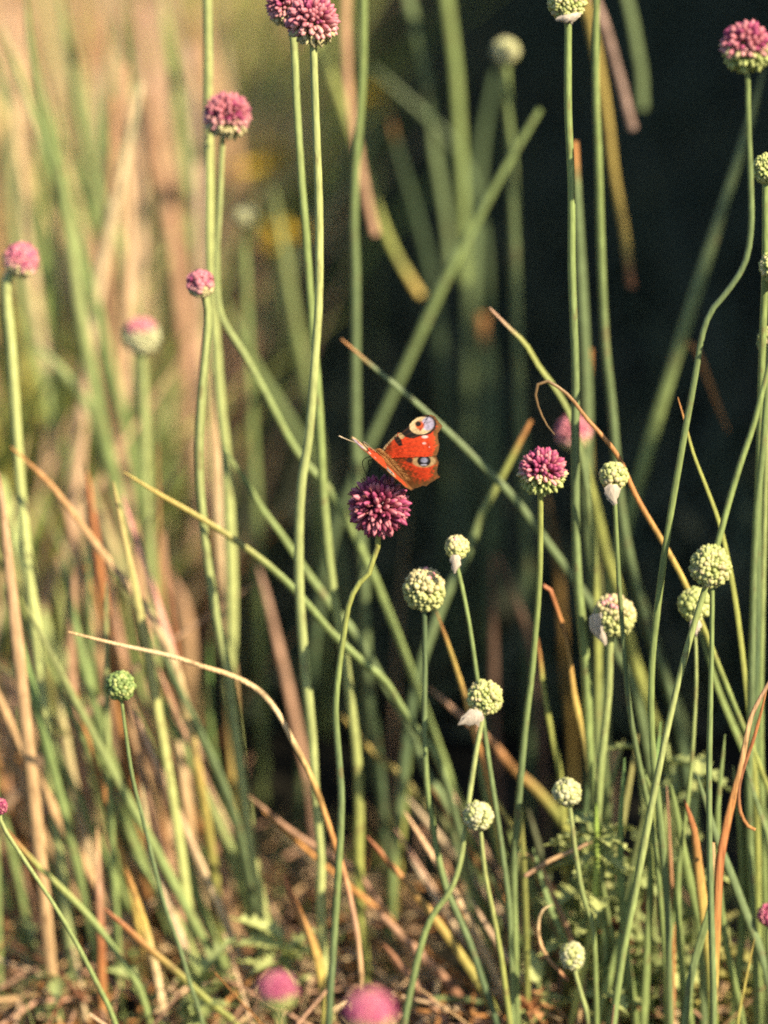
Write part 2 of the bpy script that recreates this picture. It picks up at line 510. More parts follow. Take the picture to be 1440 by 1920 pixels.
V, F, C = leaf_cloud(42000, hedge_s, 0.035, [(0.03, 0.06, 0.02), (0.045, 0.08, 0.025), (0.02, 0.045, 0.018)], 3)
obj('foliage', mesh('foliage', V - np.array(added_hedge.location), F, C, M_WEED, False), added_hedge, 'stuff')
for k in range(7):
    y = HY0 + 0.3 + k * 0.7
    P = resample([(HX + .03 * math.sin(k * 3), y, -0.02), (HX, y + .04, 0.35), (HX + .05 * math.cos(k), y, 0.8)], 10)
    V, F, C = sweep(P - np.array(added_hedge.location), np.linspace(0.03, 0.012, 10), [(0.1, .07, .05)], 8)
    obj('trunk', mesh('trunk', V, F, C, M_DRY), added_hedge)

# ------------------------------------------------------------------ the meadow behind and the litter (stuff)
def ribbons(n, place, hgt, wid, palette, seed, lean=0.35, seg=5, patch=0):
    """n tapering blades with a folded (V) section, joined in one mesh"""
    r = np.random.RandomState(seed)
    P = place(r, n)
    h = hgt(r, n); w = wid(r, n)
    a = r.uniform(0, 2 * math.pi, n)
    ln = np.abs(r.normal(0, lean, n)); bend = r.uniform(0, 0.5, n)
    dx, dy = np.cos(a), np.sin(a)
    b = r.uniform(0, 2 * math.pi, n)
    sx, sy = np.cos(b), np.sin(b)
    t = np.linspace(0, 1, seg)
    Vs = []
    for ti in t:
        out = h * (ln * ti + bend * ti ** 2.2)
        z = h * (ti - 0.25 * bend * ti ** 2)
        cx, cy = P[:, 0] + dx * out, P[:, 1] + dy * out
        ww = w * (1 - 0.85 * ti ** 1.6) / 2
        cz = P[:, 2] + z
        Vs.append(np.stack([np.stack([cx - sx * ww, cy - sy * ww, cz], 1), np.stack([cx - sy * ww * .5, cy + sx * ww * .5, cz], 1), np.stack([cx + sx * ww, cy + sy * ww, cz], 1)], 1))
    V = np.stack(Vs, 1).reshape(-1, 3)
    base = (np.arange(n) * seg * 3)[:, None]
    F = []
    for i in range(seg - 1):
        for k in range(2):
            F.append(np.concatenate([base + i * 3 + k, base + i * 3 + k + 1, base + (i + 1) * 3 + k + 1, base + (i + 1) * 3 + k], 1))
    F = np.stack(F, 1).reshape(-1, 4)
    pal = np.array(palette)
    if patch:     # blades of one kind grow in patches
        k = (np.floor(P[:, 0] / patch + 3 * np.sin(P[:, 1] * 5)) * 7 + np.floor(P[:, 1] / (patch * 2.5)) * 13).astype(int)
        pick_ = np.where(r.uniform(0, 1, n) < 0.75, np.random.RandomState(5).randint(0, len(pal), 997)[k % 997], r.randint(0, len(pal), n))
    else: pick_ = r.randint(0, len(pal), n)
    c0 = pal[pick_] * r.uniform(.75, 1.2, (n, 1)); c1 = pal[r.randint(0, len(pal), n)]
    C = np.stack([c0 * (1 - 0.5 * ti) + c1 * 0.5 * ti for ti in t], 1)
    C = np.repeat(C[:, :, None, :], 3, 2).reshape(-1, 3)
    return V, F.astype(np.int32), C

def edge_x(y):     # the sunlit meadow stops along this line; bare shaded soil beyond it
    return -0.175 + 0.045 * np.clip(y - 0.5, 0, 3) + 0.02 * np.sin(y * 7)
def meadow_place(r, n):
    y = 0.95 + 4.0 * r.uniform(0, 1, n) ** 1.3
    half = 0.125 * (y + 1.43)
    x = edge_x(y) - (half * 1.6) * r.uniform(0, 1, n) ** 1.1
    return np.stack([x, y, np.zeros(n) - .004], 1)
V, F, C = ribbons(6500, meadow_place, lambda r, n: r.uniform(0.05, 0.32, n), lambda r, n: r.uniform(0.005, 0.022, n), [TAN, (.66, .50, .36), (.62, .46, .32), CR, (.42, .48, .22), LG, (.62, .42, .26), (.6, .42, .2), TAN, (.5, .28, .16), (.66, .5, .36), (.62, .42, .28), (.6, .38, .26), TAN], 21, 0.22, 5, 0.07)
tag(obj('meadow_grass', mesh('meadow_grass', V, F, C, M_GRASS), None, 'stuff'), 'sunlit tangle of dry and green grass far behind the stems', 'grass')

def shade_place(r, n):
    y = 0.5 + 4.0 * r.uniform(0, 1, n) ** 1.3
    half = 0.125 * (y + 1.43)
    x = edge_x(y) + 0.03 + (half * 1.5 - edge_x(y)) * r.uniform(0, 1, n)
    return np.stack([x, y, np.zeros(n) - .004], 1)
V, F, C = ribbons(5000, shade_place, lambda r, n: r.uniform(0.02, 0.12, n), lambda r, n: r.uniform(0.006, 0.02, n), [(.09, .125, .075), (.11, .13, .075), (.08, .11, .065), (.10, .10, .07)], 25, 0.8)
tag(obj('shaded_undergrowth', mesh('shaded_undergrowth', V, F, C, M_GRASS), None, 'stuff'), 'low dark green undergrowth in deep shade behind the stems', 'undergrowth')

def green_place(r, n):
    y = 1.2 + 1.6 * r.uniform(0, 1, n)
    x = -0.17 + 0.03 * (y - 1.2) + r.normal(0, 0.035, n)
    s = np.arange(n) % 5 == 0          # a second patch, nearer and further left
    return np.stack([np.where(s, r.uniform(-.30, -.18, n), x), np.where(s, r.uniform(.45, .8, n), y), np.zeros(n) - .004], 1)
V, F, C = ribbons(1200, green_place, lambda r, n: r.uniform(0.08, 0.30, n), lambda r, n: r.uniform(0.006, 0.02, n), [LG, YG, (.38, .48, .12), (.34, .44, .12), (.5, .46, .12)], 27, 0.35)
tag(obj('green_grass', mesh('green_grass', V, F, C, M_GRASS), None, 'stuff'), 'patch of fresh green grass where the sunlight ends behind', 'grass')

def near_place(r, n):
    y = r.uniform(0.16, 0.85, n)
    half = 0.1116 * (y + 1.55)
    x = -half * 1.25 + (half * 1.25 - 0.13 + 0.05 * r.normal(0, 1, n)) * r.uniform(0, 1, n) ** 0.9
    return np.stack([x, y, np.zeros(n) - .004], 1)
V, F, C = ribbons(190, near_place, lambda r, n: r.uniform(0.06, 0.30, n), lambda r, n: r.uniform(0.003, 0.009, n), [(.58, .36, .25), TAN, (.62, .44, .28), OR, CR, PK, YG, LG, PK, LG], 22, 0.22, 6, 0.04)
tag(obj('dry_grass', mesh('dry_grass', V, F, C, M_GRASS), None, 'stuff'), 'clump of pinkish brown dry grass at the sunny left side', 'grass')

def low_place(r, n):
    return np.stack([r.uniform(-.24, .24, n), 0.02 + .3 * r.uniform(0, 1, n) ** 1.3, np.zeros(n) - .003], 1)
V, F, C = ribbons(520, low_place, lambda r, n: r.uniform(0.015, 0.06, n), lambda r, n: r.uniform(0.001, 0.003, n), [G, LG, YG, BG, TAN, PK, (.3, .36, .12)], 28, 0.6)
tag(obj('low_grass', mesh('low_grass', V, F, C, M_GRASS), None, 'stuff'), 'short grass tufts hiding the soil along the bottom edge', 'grass')

def litter(n, place, palette, seed, lmin, lmax, zmax):
    r = np.random.RandomState(seed)
    P = place(r, n)
    out = [[], [], []]; off = 0
    for i in range(n):
        L = r.uniform(lmin, lmax); a = r.uniform(0, math.pi); tl = r.normal(0, 0.38)
        d = np.array((math.cos(a) * math.cos(tl), math.sin(a) * math.cos(tl), math.sin(tl)))
        p = np.array((P[i, 0], P[i, 1], r.uniform(0.0, zmax) ** 1.0))
        m = np.array((0, 0, r.uniform(-.004, .012)))
        Q = np.array([p - d * L / 2, p + m, p + d * L / 2]); Q[:, 2] = np.maximum(Q[:, 2], 0.001)
        c = np.array(palette[r.randint(len(palette))]) * r.uniform(.7, 1.15)
        v, f, cc = sweep(Q, np.array([.6, 1, .5]) * r.uniform(.0005, .0014), [c, c * 1.1, c * .9], 4, 0.6)
        out[0].append(v); out[1].append(f + off); out[2].append(cc); off += len(v)
    return np.vstack(out[0]), np.vstack(out[1]), np.vstack(out[2])
def lit_place(r, n):
    x = r.uniform(-.24, .24, n)
    y = np.where(x < -0.12, 0.45, np.where(x < 0.06, 0.26, 0.18)) * r.uniform(0, 1, n) ** 2.4
    return np.stack([x, y, np.zeros(n)], 1)
V, F, C = litter(1000, lit_place, [PK, TAN, BR, PK, TAN, CR, OR, (.58, .42, .26)], 31, 0.03, 0.14, 0.03)
tag(obj('straw_litter', mesh('straw_litter', V, F, C, M_DRY), None, 'stuff'), 'fallen straw litter lying on the dark soil', 'straw litter')

# ------------------------------------------------------------------ weeds with cut, spiny leaves
def jag_leaf(L, W, lobes, c, seed):
    """an outline with pointed lobes, folded along the midrib, with thickness"""
    r = random.Random(seed)
    mid, edge = [], []
    n = lobes * 2 + 1
    V, C, F = [], [], []
    for i in range(n + 1):
        t = i / n
        env = math.sin(math.pi * min(1, 0.12 + 0.88 * t) ** 0.8) ** 0.8 * (1 - 0.15 * t)
        k = (1.0 if i % 2 else 0.38) * env * W * r.uniform(.85, 1.15)
        fw = 0.10 * L if i % 2 else 0
        y = t * L
        if i == n: k = 0.02 * W
        dz = -0.35 * t * t * L
        for s in (-1, 0, 1):
            V.append((s * k, y + (fw if s else 0), dz + abs(s) * k * 0.45)); C.append(np.array(c) * (1.15 if s == 0 else r.uniform(.85, 1.1)))
    m = len(V)
    for v in list(V): V.append((v[0], v[1], v[2] - 0.0004))
    C = C + C
    for i in range(n):
        for s in range(2):
            q = (i * 3 + s, i * 3 + s + 1, (i + 1) * 3 + s + 1, (i + 1) * 3 + s)
            F.append(q); F.append(tuple(m + k for k in reversed(q)))
    return np.array(V), np.array(F, dtype=np.int32), np.array(C)
LEAF_M = {}
def weed(label, pts, Y, w, leaves, size, c, top=None, group='spiny leaved weeds low among the stems'):
    P3 = trace(pts, Y)
    root = empty('spiny_weed', (P3[-1].x, P3[-1].y, 0))
    tag(root, label, 'weed', group)
    o = np.array(root.location)
    P = resample(P3, 20)
    V, F, C = sweep(P - o, px2m(w, P3[0]) / 2 * np.linspace(.7, 1.1, 20), [LG, G], 8)
    obj('stem', mesh('stem', V, F, C, M_STEM), root)
    for i in range(int(leaves * 1.6)):
        t = rng.random() ** 1.4 if leaves > 6 else i / (leaves * 1.6)
        p = P[int(t * 15)] - o
        key = (i % 4, round(size, 4), tuple(c))
        if key not in LEAF_M:
            LEAF_M[key] = mesh('leaf', *jag_leaf(size * 1.5, size * 0.42, 5 + i % 2, c, i + int(size * 9999)), M_WEED, False)
        lf = obj('leaf', LEAF_M[key], root)
        lf.location = p
        lf.rotation_euler = (R(rng.uniform(-10, 60)), R(rng.uniform(-25, 25)), rng.uniform(0, 6.28))
        lf.scale = [rng.uniform(.6, 1.15)] * 3
    ALL.append(root)
    return root

# ------------------------------------------------------------------ flowering garlic: heads in focus first
plant('garlic_flower', 'deep purple globe flower with the butterfly perched on it, on a kinked stem', 'flower',
      [(709, 1008), (707, 1030), (697, 1055), (690, 1080), (672, 1095), (655, 1130), (646, 1180), (636, 1250), (629, 1330), (634, 1410), (640, 1500), (634, 1640), (624, 1790), (616, 1920)],
      13, 0.0, [YG, YG, G, BG, G, BG, DG, G], (710, 950, 53, 'purple'), sharp=True, form='open')  # darker green low on the stem paints the shade there
plant('garlic_flower', 'round purple flower turning green below, on the tall stem with an S bend', 'flower',
      [(1402, 148), (1404, 250), (1408, 350), (1408, 430), (1396, 495), (1365, 545), (1336, 580), (1318, 622), (1306, 690), (1294, 755), (1277, 850), (1260, 945), (1245, 1040), (1232, 1140), (1222, 1240), (1220, 1340), (1224, 1420), (1236, 1530), (1250, 1690), (1256, 1920)],
      14, 0.0, [G, BG, G, G, BG, G], (1400, 88, 47, 'plum'), sharp=True, form='semi', n=270)
plant('garlic_flower', 'half open head, purple on top and pale buds below, third from the butterfly in shade', 'flower',
      [(1014, 930), (1013, 1050), (1009, 1130), (1004, 1190), (997, 1270), (988, 1340), (980, 1420), (971, 1530), (964, 1640), (966, 1760), (970, 1920)],
      13, 0.015, [YG, G, BG, G, DG], (1017, 885, 43, 'plum'), sharp=True, form='semi')
plant('garlic_flower', 'pink topped head with cream base beside the tall bare stem at upper left', 'flower',
      [(417, 268), (411, 390), (406, 480), (408, 560), (420, 605), (455, 660), (500, 742), (540, 818), (572, 866), (608, 903), (635, 945), (663, 1000), (698, 1073), (740, 1175), (780, 1282), (818, 1385), (848, 1470), (878, 1560), (905, 1650), (932, 1740), (958, 1840)],
      15, 0.14, [LG, LG, G, G, G, G, DG], (425, 217, 42, 'pink'), sharp=True, form='semi', taper=0.7)
plant('garlic_flower', 'large pink and cream head at the top edge, nearer of the overlapping pair', 'flower',
      [(587, 88), (592, 250), (597, 400), (597, 560), (591, 655), (582, 780), (574, 845), (565, 905), (560, 985), (560, 1085), (566, 1185), (575, 1285), (585, 1385), (592, 1490), (602, 1590), (602, 1690), (606, 1790), (617, 1920)],
      19, 0.055, [LG, CL, LG, LG, CL, LG], (586, 40, 46, 'pink'), sharp=True, form='semi')
plant('garlic_flower', 'dark pink head at the top edge, partly behind the larger pink and cream one', 'flower',
      [(550, 75), (556, 200), (564, 330), (574, 450), (582, 560), (592, 680), (599, 780), (603, 860), (609, 960), (622, 1085), (634, 1160), (646, 1235), (659, 1335), (667, 1410), (672, 1490), (672, 1615), (678, 1740), (690, 1850), (700, 1920)],
      18, 0.09, [LG, G, G, LG, YG, YG], (541, 12, 38, 'pink'), sharp=True, form='semi')
plant('garlic_bud', 'dark green shaded bud alone on a thin stem before the dry grass', 'flower bud',
      [(228, 1318), (238, 1390), (249, 1460), (269, 1540), (288, 1620), (309, 1700), (334, 1770), (358, 1850), (380, 1920)],
      9, 0.0, [G, BG, BG, G], (226, 1286, 28, 'shaded_green'), sharp=True, n=150)
plant('garlic_bud', 'green bud with a torn white bract hanging out to its left, before an orange leaf', 'flower bud',
      [(904, 1348), (892, 1415), (882, 1480), (872, 1560), (861, 1625), (843, 1672), (815, 1710), (795, 1752), (775, 1830), (757, 1920)],
      12, 0.0, [LG, LG, G, BG, G], (909, 1308, 33, 'lime'), sharp=True, bract=([(905, 1338), (892, 1343), (876, 1350), (860, 1358)], 26))
plant('garlic_bud', 'green bud crossed by a slanting stem, just below a larger pale head', 'flower bud',
      [(1304, 1180), (1306, 1270), (1302, 1360), (1296, 1440), (1285, 1540), (1271, 1640), (1260, 1740), (1252, 1815), (1249, 1920)],
      9, 0.02, [LG, G, BG], (1303, 1133, 32, 'green'), sharp=True, n=130, bract=([(1304, 1162), (1304, 1172), (1303, 1182), (1305, 1192)], 18))
plant('garlic_bud', 'egg shaped cream green head with blushing tip, right of the kinked stem', 'flower bud',
      [(796, 1150), (797, 1240), (796, 1360), (800, 1465), (810, 1535), (820, 1600), (838, 1670), (860, 1720), (885, 1780), (907, 1845), (932, 1920)],
      12, 0.015, [DG, BG, G, BG, DG, BG], (796, 1106, 39, 'rosy'), sharp=True, oval=1.12)
plant('garlic_bud', 'small pale green bud with bright white bract below, between tall stems', 'flower bud',
      [(1153, 940), (1156, 1000), (1160, 1080), (1165, 1150), (1170, 1215), (1176, 1290), (1186, 1362), (1200, 1435), (1225, 1560), (1240, 1700), (1250, 1850)],
      11, 0.01, [G, BG, G, G], (1151, 892, 27, 'lime'), sharp=True, n=120, bract=([(1149, 908), (1148, 922), (1149, 934), (1153, 946)], 24))
plant('garlic_bud', 'small pale head with pinkish bract, above the egg shaped cream green one', 'flower bud',
      [(855, 1055), (865, 1092), (880, 1170), (893, 1260), (903, 1330), (913, 1400), (925, 1480), (940, 1580), (955, 1700), (960, 1800)],
      10, 0.01, [G, BG, G], (857, 1026, 23, 'rosy'), sharp=True, n=120, bract=([(855, 1040), (854, 1056), (852, 1074)], 18))
plant('garlic_bud', 'large plain pale green head near the right edge, above the crossed green bud', 'flower bud',
      [(1335, 1100), (1335, 1200), (1333, 1300), (1330, 1450), (1331, 1600), (1335, 1760), (1338, 1900)],
      13, -0.03, [G, BG, G], (1332, 1062, 38, 'lime'), sharp=True, oval=1.1)
plant('garlic_bud', 'large pale head with a papery bract on its left side, left of a slanted stem', 'flower bud',
      [(1144, 1195), (1141, 1290), (1132, 1380), (1124, 1460), (1121, 1560), (1130, 1700), (1140, 1900)],
      18, 0.03, [LG, G, G], (1151, 1155, 40, 'rosy'), sharp=True, bract=([(1118, 1150), (1120, 1170), (1128, 1190), (1134, 1210)], 26))
plant('garlic_bud', 'pale bud touching a bent thin stem, low below the white bract', 'flower bud',
      [(901, 1558), (910, 1640), (925, 1715), (939, 1790), (950, 1870), (956, 1920)],
      10, -0.005, [LG, YG, G], (897, 1530, 28, 'white'), sharp=True, n=140)
plant('garlic_bud', 'whitish green bud above the spiny weed, against an orange leaf', 'flower bud',
      [(1069, 1515), (1080, 1600), (1094, 1680), (1112, 1740), (1118, 1860)],
      10, -0.005, [LG, G, G], (1063, 1486, 27, 'white'), sharp=True, n=110)
plant('garlic_bud', 'lowest small bud, pointed and whitish, amid the spiny weeds', 'flower bud',
      [(1078, 1822), (1088, 1860), (1102, 1910)],
      10, -0.012, [LG, G], (1073, 1793, 24, 'white'), sharp=True, oval=1.2, n=80)
plant('garlic_flower', 'small rosy head against the twin tall stems at centre left', 'flower',
      [(386, 562), (389, 600), (384, 660), (375, 760), (372, 860), (378, 960), (392, 1080), (411, 1190), (427, 1262), (437, 1340), (452, 1450), (470, 1590), (490, 1690), (508, 1790)],
      20, 0.085, [LG, LG, LG, CL, LG], (376, 532, 27, 'pink'), sharp=True, n=100)
plant('garlic_flower', 'soft pink head on a long pale stem at the left edge', 'flower',
      [(12, 530), (20, 650), (28, 760), (37, 900), (46, 1000), (58, 1110), (70, 1220), (82, 1330), (95, 1450), (108, 1560), (119, 1650), (130, 1750), (142, 1850), (149, 1920)],
      23, 0.145, [LG, CL, CL, CL, CL, CL, LG, DG], (40, 488, 33, 'pink'))
plant('garlic_flower', 'blurred pink head behind the tall straight stem, above the half open one', 'flower',
      [(1080, 835), (1100, 895), (1119, 960), (1136, 1035), (1160, 1110), (1180, 1200), (1200, 1270), (1220, 1335), (1240, 1380), (1262, 1480)],
      19, 0.17, [YG, YG, YG, G], (1075, 811, 33, 'pink'))
plant('garlic_bud', 'green head cut by the top edge, with white bract on a tall straight stem', 'flower bud',
      [(1066, 50), (1066, 200), (1072, 350), (1073, 500), (1079, 680), (1079, 820), (1079, 960), (1082, 1060), (1087, 1135), (1099, 1260), (1106, 1410), (1119, 1515), (1123, 1690), (1126, 1920)],
      18, 0.05, [G, G, BG, G, G, G], (1063, 2, 36, 'lime'), sharp=True, bract=([(1066, 26), (1068, 36), (1070, 44)], 40))
plant('garlic_flower', 'green head cut by the right edge under the S bend flower', 'flower',
      [(1436, 350), (1436, 480), (1432, 600), (1428, 720), (1424, 850), (1420, 1000), (1418, 1200), (1415, 1400), (1416, 1600), (1424, 1800), (1428, 1900)],
      17, 0.04, [G, G, DG, G, G], (1438, 316, 28, 'green'), sharp=True)  # dark green halfway down stands for the shaded stretch
plant('garlic_flower', 'blurred head with pink cap and cream underside in the sunny grass', 'flower',
      [(268, 668), (270, 800), (276, 950), (284, 1100), (292, 1250)], 20, 0.26, [LG, G], (265, 630, 34, 'cap'))
plant('garlic_bud', 'far blurred cream bud high in the sunlit grass', 'flower bud',
      [(460, 430), (462, 560), (468, 700), (476, 860), (482, 1000)], 16, 0.40, [G], (459, 406, 21, 'white'))
plant('garlic_bud', 'far blurred yellow green round bud alone against the dark', 'flower bud',
      [(948, 122), (952, 200), (960, 300), (965, 450), (967, 540), (972, 640), (976, 760), (985, 950), (990, 1150)], 19, 0.36, [G, BG, BG, DG, DG], (948, 96, 25, 'white'))
plant('garlic_flower', 'magenta bud at the left edge on a thin slanting stem', 'flower',
      [(3, 1545), (45, 1612), (90, 1680), (130, 1745), (172, 1825), (216, 1920)], 10, -0.02, [LG, G, G], (-2, 1512, 16, 'purple'))
plant('garlic_flower', 'soft pink foreground head at the bottom edge with green under it', 'flower',
      [(521, 1890), (525, 1940), (530, 2000)], 16, -0.25, [G], (520, 1858, 36, 'dusk'))
plant('garlic_flower', 'broad blurred pink head cut by the bottom edge under a yellow stem', 'flower',
      [(690, 1935), (690, 2000)], 18, -0.32, [YG], (692, 1902, 46, 'dusk'))
plant('garlic_flower', 'purple bud cut by the right edge near the bottom corner', 'flower',
      [(1441, 1760), (1444, 1840), (1446, 1920)], 10, 0.0, [G], (1442, 1716, 22, 'purple'))
plant('garlic_flower', 'tiny far pink flower among the brown straws low at left', 'flower',
      [(216, 1515), (222, 1560), (230, 1640)], 8, 0.22, [G], (215, 1500, 14, 'pink'))
# stems whose heads stand above the picture
plant('flower_stem', 'tall pale stem running full height behind the pink topped head', 'flower stem',
      [(388, -40), (390, 150), (392, 300), (393, 470), (398, 560), (405, 650), (411, 740), (424, 860), (429, 960), (434, 1100), (433, 1210), (427, 1285), (436, 1340), (448, 1430), (468, 1580), (484, 1690), (500, 1790)],
      22, 0.165, [LG, CL, LG, CL, LG, LG], (387, -90, 38, 'pink'))
plant('flower_stem', 'thick muted green stem passing straight behind the butterfly flower', 'flower stem',
      [(682, -40), (679, 150), (668, 300), (664, 420), (667, 520), (667, 700), (668, 850), (676, 980), (686, 1160), (692, 1280), (702, 1380), (714, 1480), (722, 1580), (730, 1680)],
      19, 0.20, [G, G, BG, BG, BG, DG, BG], (683, -90, 36, 'pink'))
plant('flower_stem', 'tall straight stem right of the one with the white bract', 'flower stem',
      [(1118, -40), (1117, 150), (1122, 300), (1127, 480), (1135, 640), (1147, 755), (1156, 860), (1166, 960), (1180, 1040), (1200, 1120), (1225, 1205), (1250, 1275), (1272, 1365), (1290, 1470), (1300, 1560)],
      19, 0.14, [G, G, BG, BG, DG, BG], (1118, -90, 36, 'lime'))
plant('flower_stem', 'slender stem slanting in from the right edge across the green bud', 'flower stem',
      [(1462, 620), (1440, 692), (1415, 790), (1390, 865), (1370, 930), (1345, 1020), (1320, 1108), (1290, 1210), (1262, 1320), (1238, 1430), (1212, 1560), (1190, 1680), (1166, 1800), (1150, 1920)],
      14, -0.02, [G, G, LG, G, BG], (1476, 560, 34, 'lime'))
plant('flower_stem', 'upright stem at the right edge, second from the border', 'flower stem',
      [(1452, 560), (1440, 700), (1428, 860), (1418, 960), (1412, 1100), (1408, 1310), (1404, 1480), (1408, 1640), (1416, 1800), (1420, 1920)],
      15, 0.03, [G, BG, G], (1456, 500, 32, 'lime'))
plant('flower_stem', 'bright thin stem hugging the right border of the view', 'flower stem',
      [(1446, 700), (1437, 860), (1434, 985), (1428, 1200), (1426, 1410), (1430, 1560), (1436, 1760)],
      13, 0.05, [LG, G, G], (1450, 640, 30, 'lime'))

# ------------------------------------------------------------------ leaf blades traced one by one (tip first, foot last)
def leaf(label, pts, w, Y, cols=(G,), **k):
    return blade('leaf_blade', label, 'leaf', pts, w, Y, cols, **k)
def straw(label, pts, w, Y, cols=(PK,), **k):
    return blade('dry_straw', label, 'straw', pts, w, Y, cols, **k)
leaf('broad blurred leaf slanting up right across the dark, just above the butterfly', [(1012, 205), (950, 310), (885, 430), (832, 530), (772, 660), (712, 790), (670, 880), (640, 960), (610, 1060)], 19, 0.30, [G, G, BG, DG, BG], tip=.6)
leaf('wide upright blurred leaf, the brightest one in the dark area', [(872, 532), (871, 450), (865, 300), (856, 150), (845, -20)], 29, 0.46, [G, G, G], arch=1, tip=.7)
leaf('wide blurred leaf left of the brightest upright one', [(846, 505), (835, 400), (815, 280), (800, 150), (772, -20)], 25, 0.5, [BG, BG, BG], arch=1, tip=.7)
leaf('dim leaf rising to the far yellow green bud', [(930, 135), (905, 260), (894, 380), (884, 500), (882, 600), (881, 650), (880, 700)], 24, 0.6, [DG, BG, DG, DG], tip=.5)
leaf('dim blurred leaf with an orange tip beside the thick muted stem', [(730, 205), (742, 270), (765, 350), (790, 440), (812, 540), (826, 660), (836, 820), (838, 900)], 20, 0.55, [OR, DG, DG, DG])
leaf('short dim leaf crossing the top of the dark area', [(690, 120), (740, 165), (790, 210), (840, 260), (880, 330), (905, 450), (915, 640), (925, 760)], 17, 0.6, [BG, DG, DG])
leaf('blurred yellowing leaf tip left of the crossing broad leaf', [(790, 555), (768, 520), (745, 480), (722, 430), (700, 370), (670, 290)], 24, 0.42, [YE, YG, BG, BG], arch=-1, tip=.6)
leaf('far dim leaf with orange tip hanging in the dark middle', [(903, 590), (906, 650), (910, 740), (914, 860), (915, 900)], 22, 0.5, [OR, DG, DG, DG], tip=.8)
leaf('long yellow and orange withered leaf hanging down between the tall stems', [(1184, 538), (1172, 440), (1152, 330), (1136, 200), (1108, 50), (1090, -30)], 21, 0.32, [BR, YE, YE, (.3, .25, .08), BR], arch=1, tip=.7)
straw('pinkish withered leaf hanging from the top edge, right of the tall stem', [(1186, 243), (1165, 160), (1140, 70), (1115, -20)], 22, 0.32, [(.36, .25, .2), (.36, .25, .2), BR], arch=1, tip=.75)
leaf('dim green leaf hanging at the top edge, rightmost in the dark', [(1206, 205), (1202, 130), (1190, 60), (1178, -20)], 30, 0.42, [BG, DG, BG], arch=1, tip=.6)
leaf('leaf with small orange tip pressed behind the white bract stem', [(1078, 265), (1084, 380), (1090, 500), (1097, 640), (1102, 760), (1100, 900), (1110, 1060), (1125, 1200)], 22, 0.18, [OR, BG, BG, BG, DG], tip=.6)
leaf('short orange tipped leaf standing behind the tall straight stem', [(1106, 655), (1104, 700), (1102, 760), (1104, 860), (1112, 1000), (1120, 1150)], 20, 0.22, [OR, YE, BG, DG], tip=.6)
leaf('broad blurred leaf leaning to the right edge beside the S bend stem', [(1432, 130), (1400, 250), (1345, 425), (1290, 600), (1240, 760), (1200, 900), (1178, 970), (1150, 1080), (1130, 1200)], 25, 0.25, [BG, BG, G, G, BG, DG])
straw('orange brown leaf end bent down beside the S bend stem', [(1365, 808), (1340, 745), (1318, 685), (1303, 652), (1290, 644), (1280, 652), (1264, 695), (1240, 765), (1202, 900), (1178, 972), (1152, 1080)], 14, 0.26, [OR, OR, OR, OR, G, BG, BG, BG, BG, DG])
leaf('thin yellow green leaf with reddish tip right of the S bend stem', [(1271, 745), (1284, 790), (1300, 850), (1325, 915), (1350, 985), (1370, 1075), (1385, 1170), (1398, 1280), (1410, 1390), (1420, 1540)], 12, 0.03, [OR, YG, YG, YG, YG, G, G])
leaf('long thin leaf with pink tip arching over the half open head', [(918, 577), (955, 615), (985, 645), (1012, 690), (1035, 720), (1065, 770), (1085, 830), (1100, 900), (1112, 1010), (1120, 1150), (1122, 1300)], 16, 0.09, [PK, YG, BG, YG, BG, BG, DG])
leaf('thin curled leaf, orange where it bends, crossing the white bracted small bud', [(1040, 815), (1024, 795), (1013, 772), (1005, 748), (1005, 728), (1013, 716), (1026, 714), (1048, 727), (1072, 748), (1100, 785), (1130, 818), (1160, 858), (1195, 935), (1240, 1012), (1285, 1095), (1330, 1205), (1380, 1330), (1425, 1440), (1450, 1530)], 12, 0.03, [(.17, .11, .05), (.17, .11, .05), OR, OR, YE, YG, G, YG, G, G, G, G, BG])
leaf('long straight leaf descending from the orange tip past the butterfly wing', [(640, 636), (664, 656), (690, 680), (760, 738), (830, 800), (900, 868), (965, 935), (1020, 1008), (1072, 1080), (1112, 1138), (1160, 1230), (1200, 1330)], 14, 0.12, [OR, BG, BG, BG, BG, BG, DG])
leaf('yellow tipped leaf slanting down from the sunny straw across the twin stems', [(232, 885), (300, 928), (360, 962), (430, 1006), (500, 1058), (560, 1115), (620, 1185), (680, 1242), (722, 1278), (752, 1326), (782, 1370), (830, 1450)], 16, 0.08, [YE, YE, G, G, BG, BG, DG])
leaf('green leaf parallel above the yellow tipped one, ending near the kinked stem', [(420, 840), (462, 905), (495, 958), (530, 1005), (575, 1072), (622, 1135), (672, 1196), (722, 1285), (760, 1350), (800, 1450), (840, 1520)], 17, 0.12, [G, G, BG, BG, BG, DG])
leaf('leaf with orange tip leaning left from the half open head', [(996, 788), (970, 838), (936, 905), (905, 962), (880, 1032), (846, 1098), (816, 1170), (790, 1245), (770, 1335), (759, 1425), (750, 1515), (740, 1610)], 20, 0.14, [OR, YG, BG, BG, DG, BG, G, YG], tip=.3)
leaf('thin leaf with orange top under the egg shaped head', [(818, 1146), (845, 1222), (870, 1300), (890, 1375), (910, 1440), (930, 1540), (948, 1640), (965, 1740)], 13, 0.06, [OR, YE, OR, YG, G, G])
leaf('curl tipped yellow leaf between the half open head and the big pale one', [(1018, 1098), (1028, 1098), (1040, 1128), (1060, 1190), (1070, 1250), (1078, 1310), (1096, 1388), (1110, 1480), (1125, 1600)], 14, 0.05, [RO, OR, YE, BG, YG, G, G], tip=.5)
leaf('blurred orange yellow leaf directly below the half open head', [(1022, 925), (1032, 965), (1046, 1065), (1054, 1160), (1060, 1260), (1070, 1350)], 14, 0.30, [(.16, .1, .04), (.28, .17, .05), (.25, .18, .05), DG])
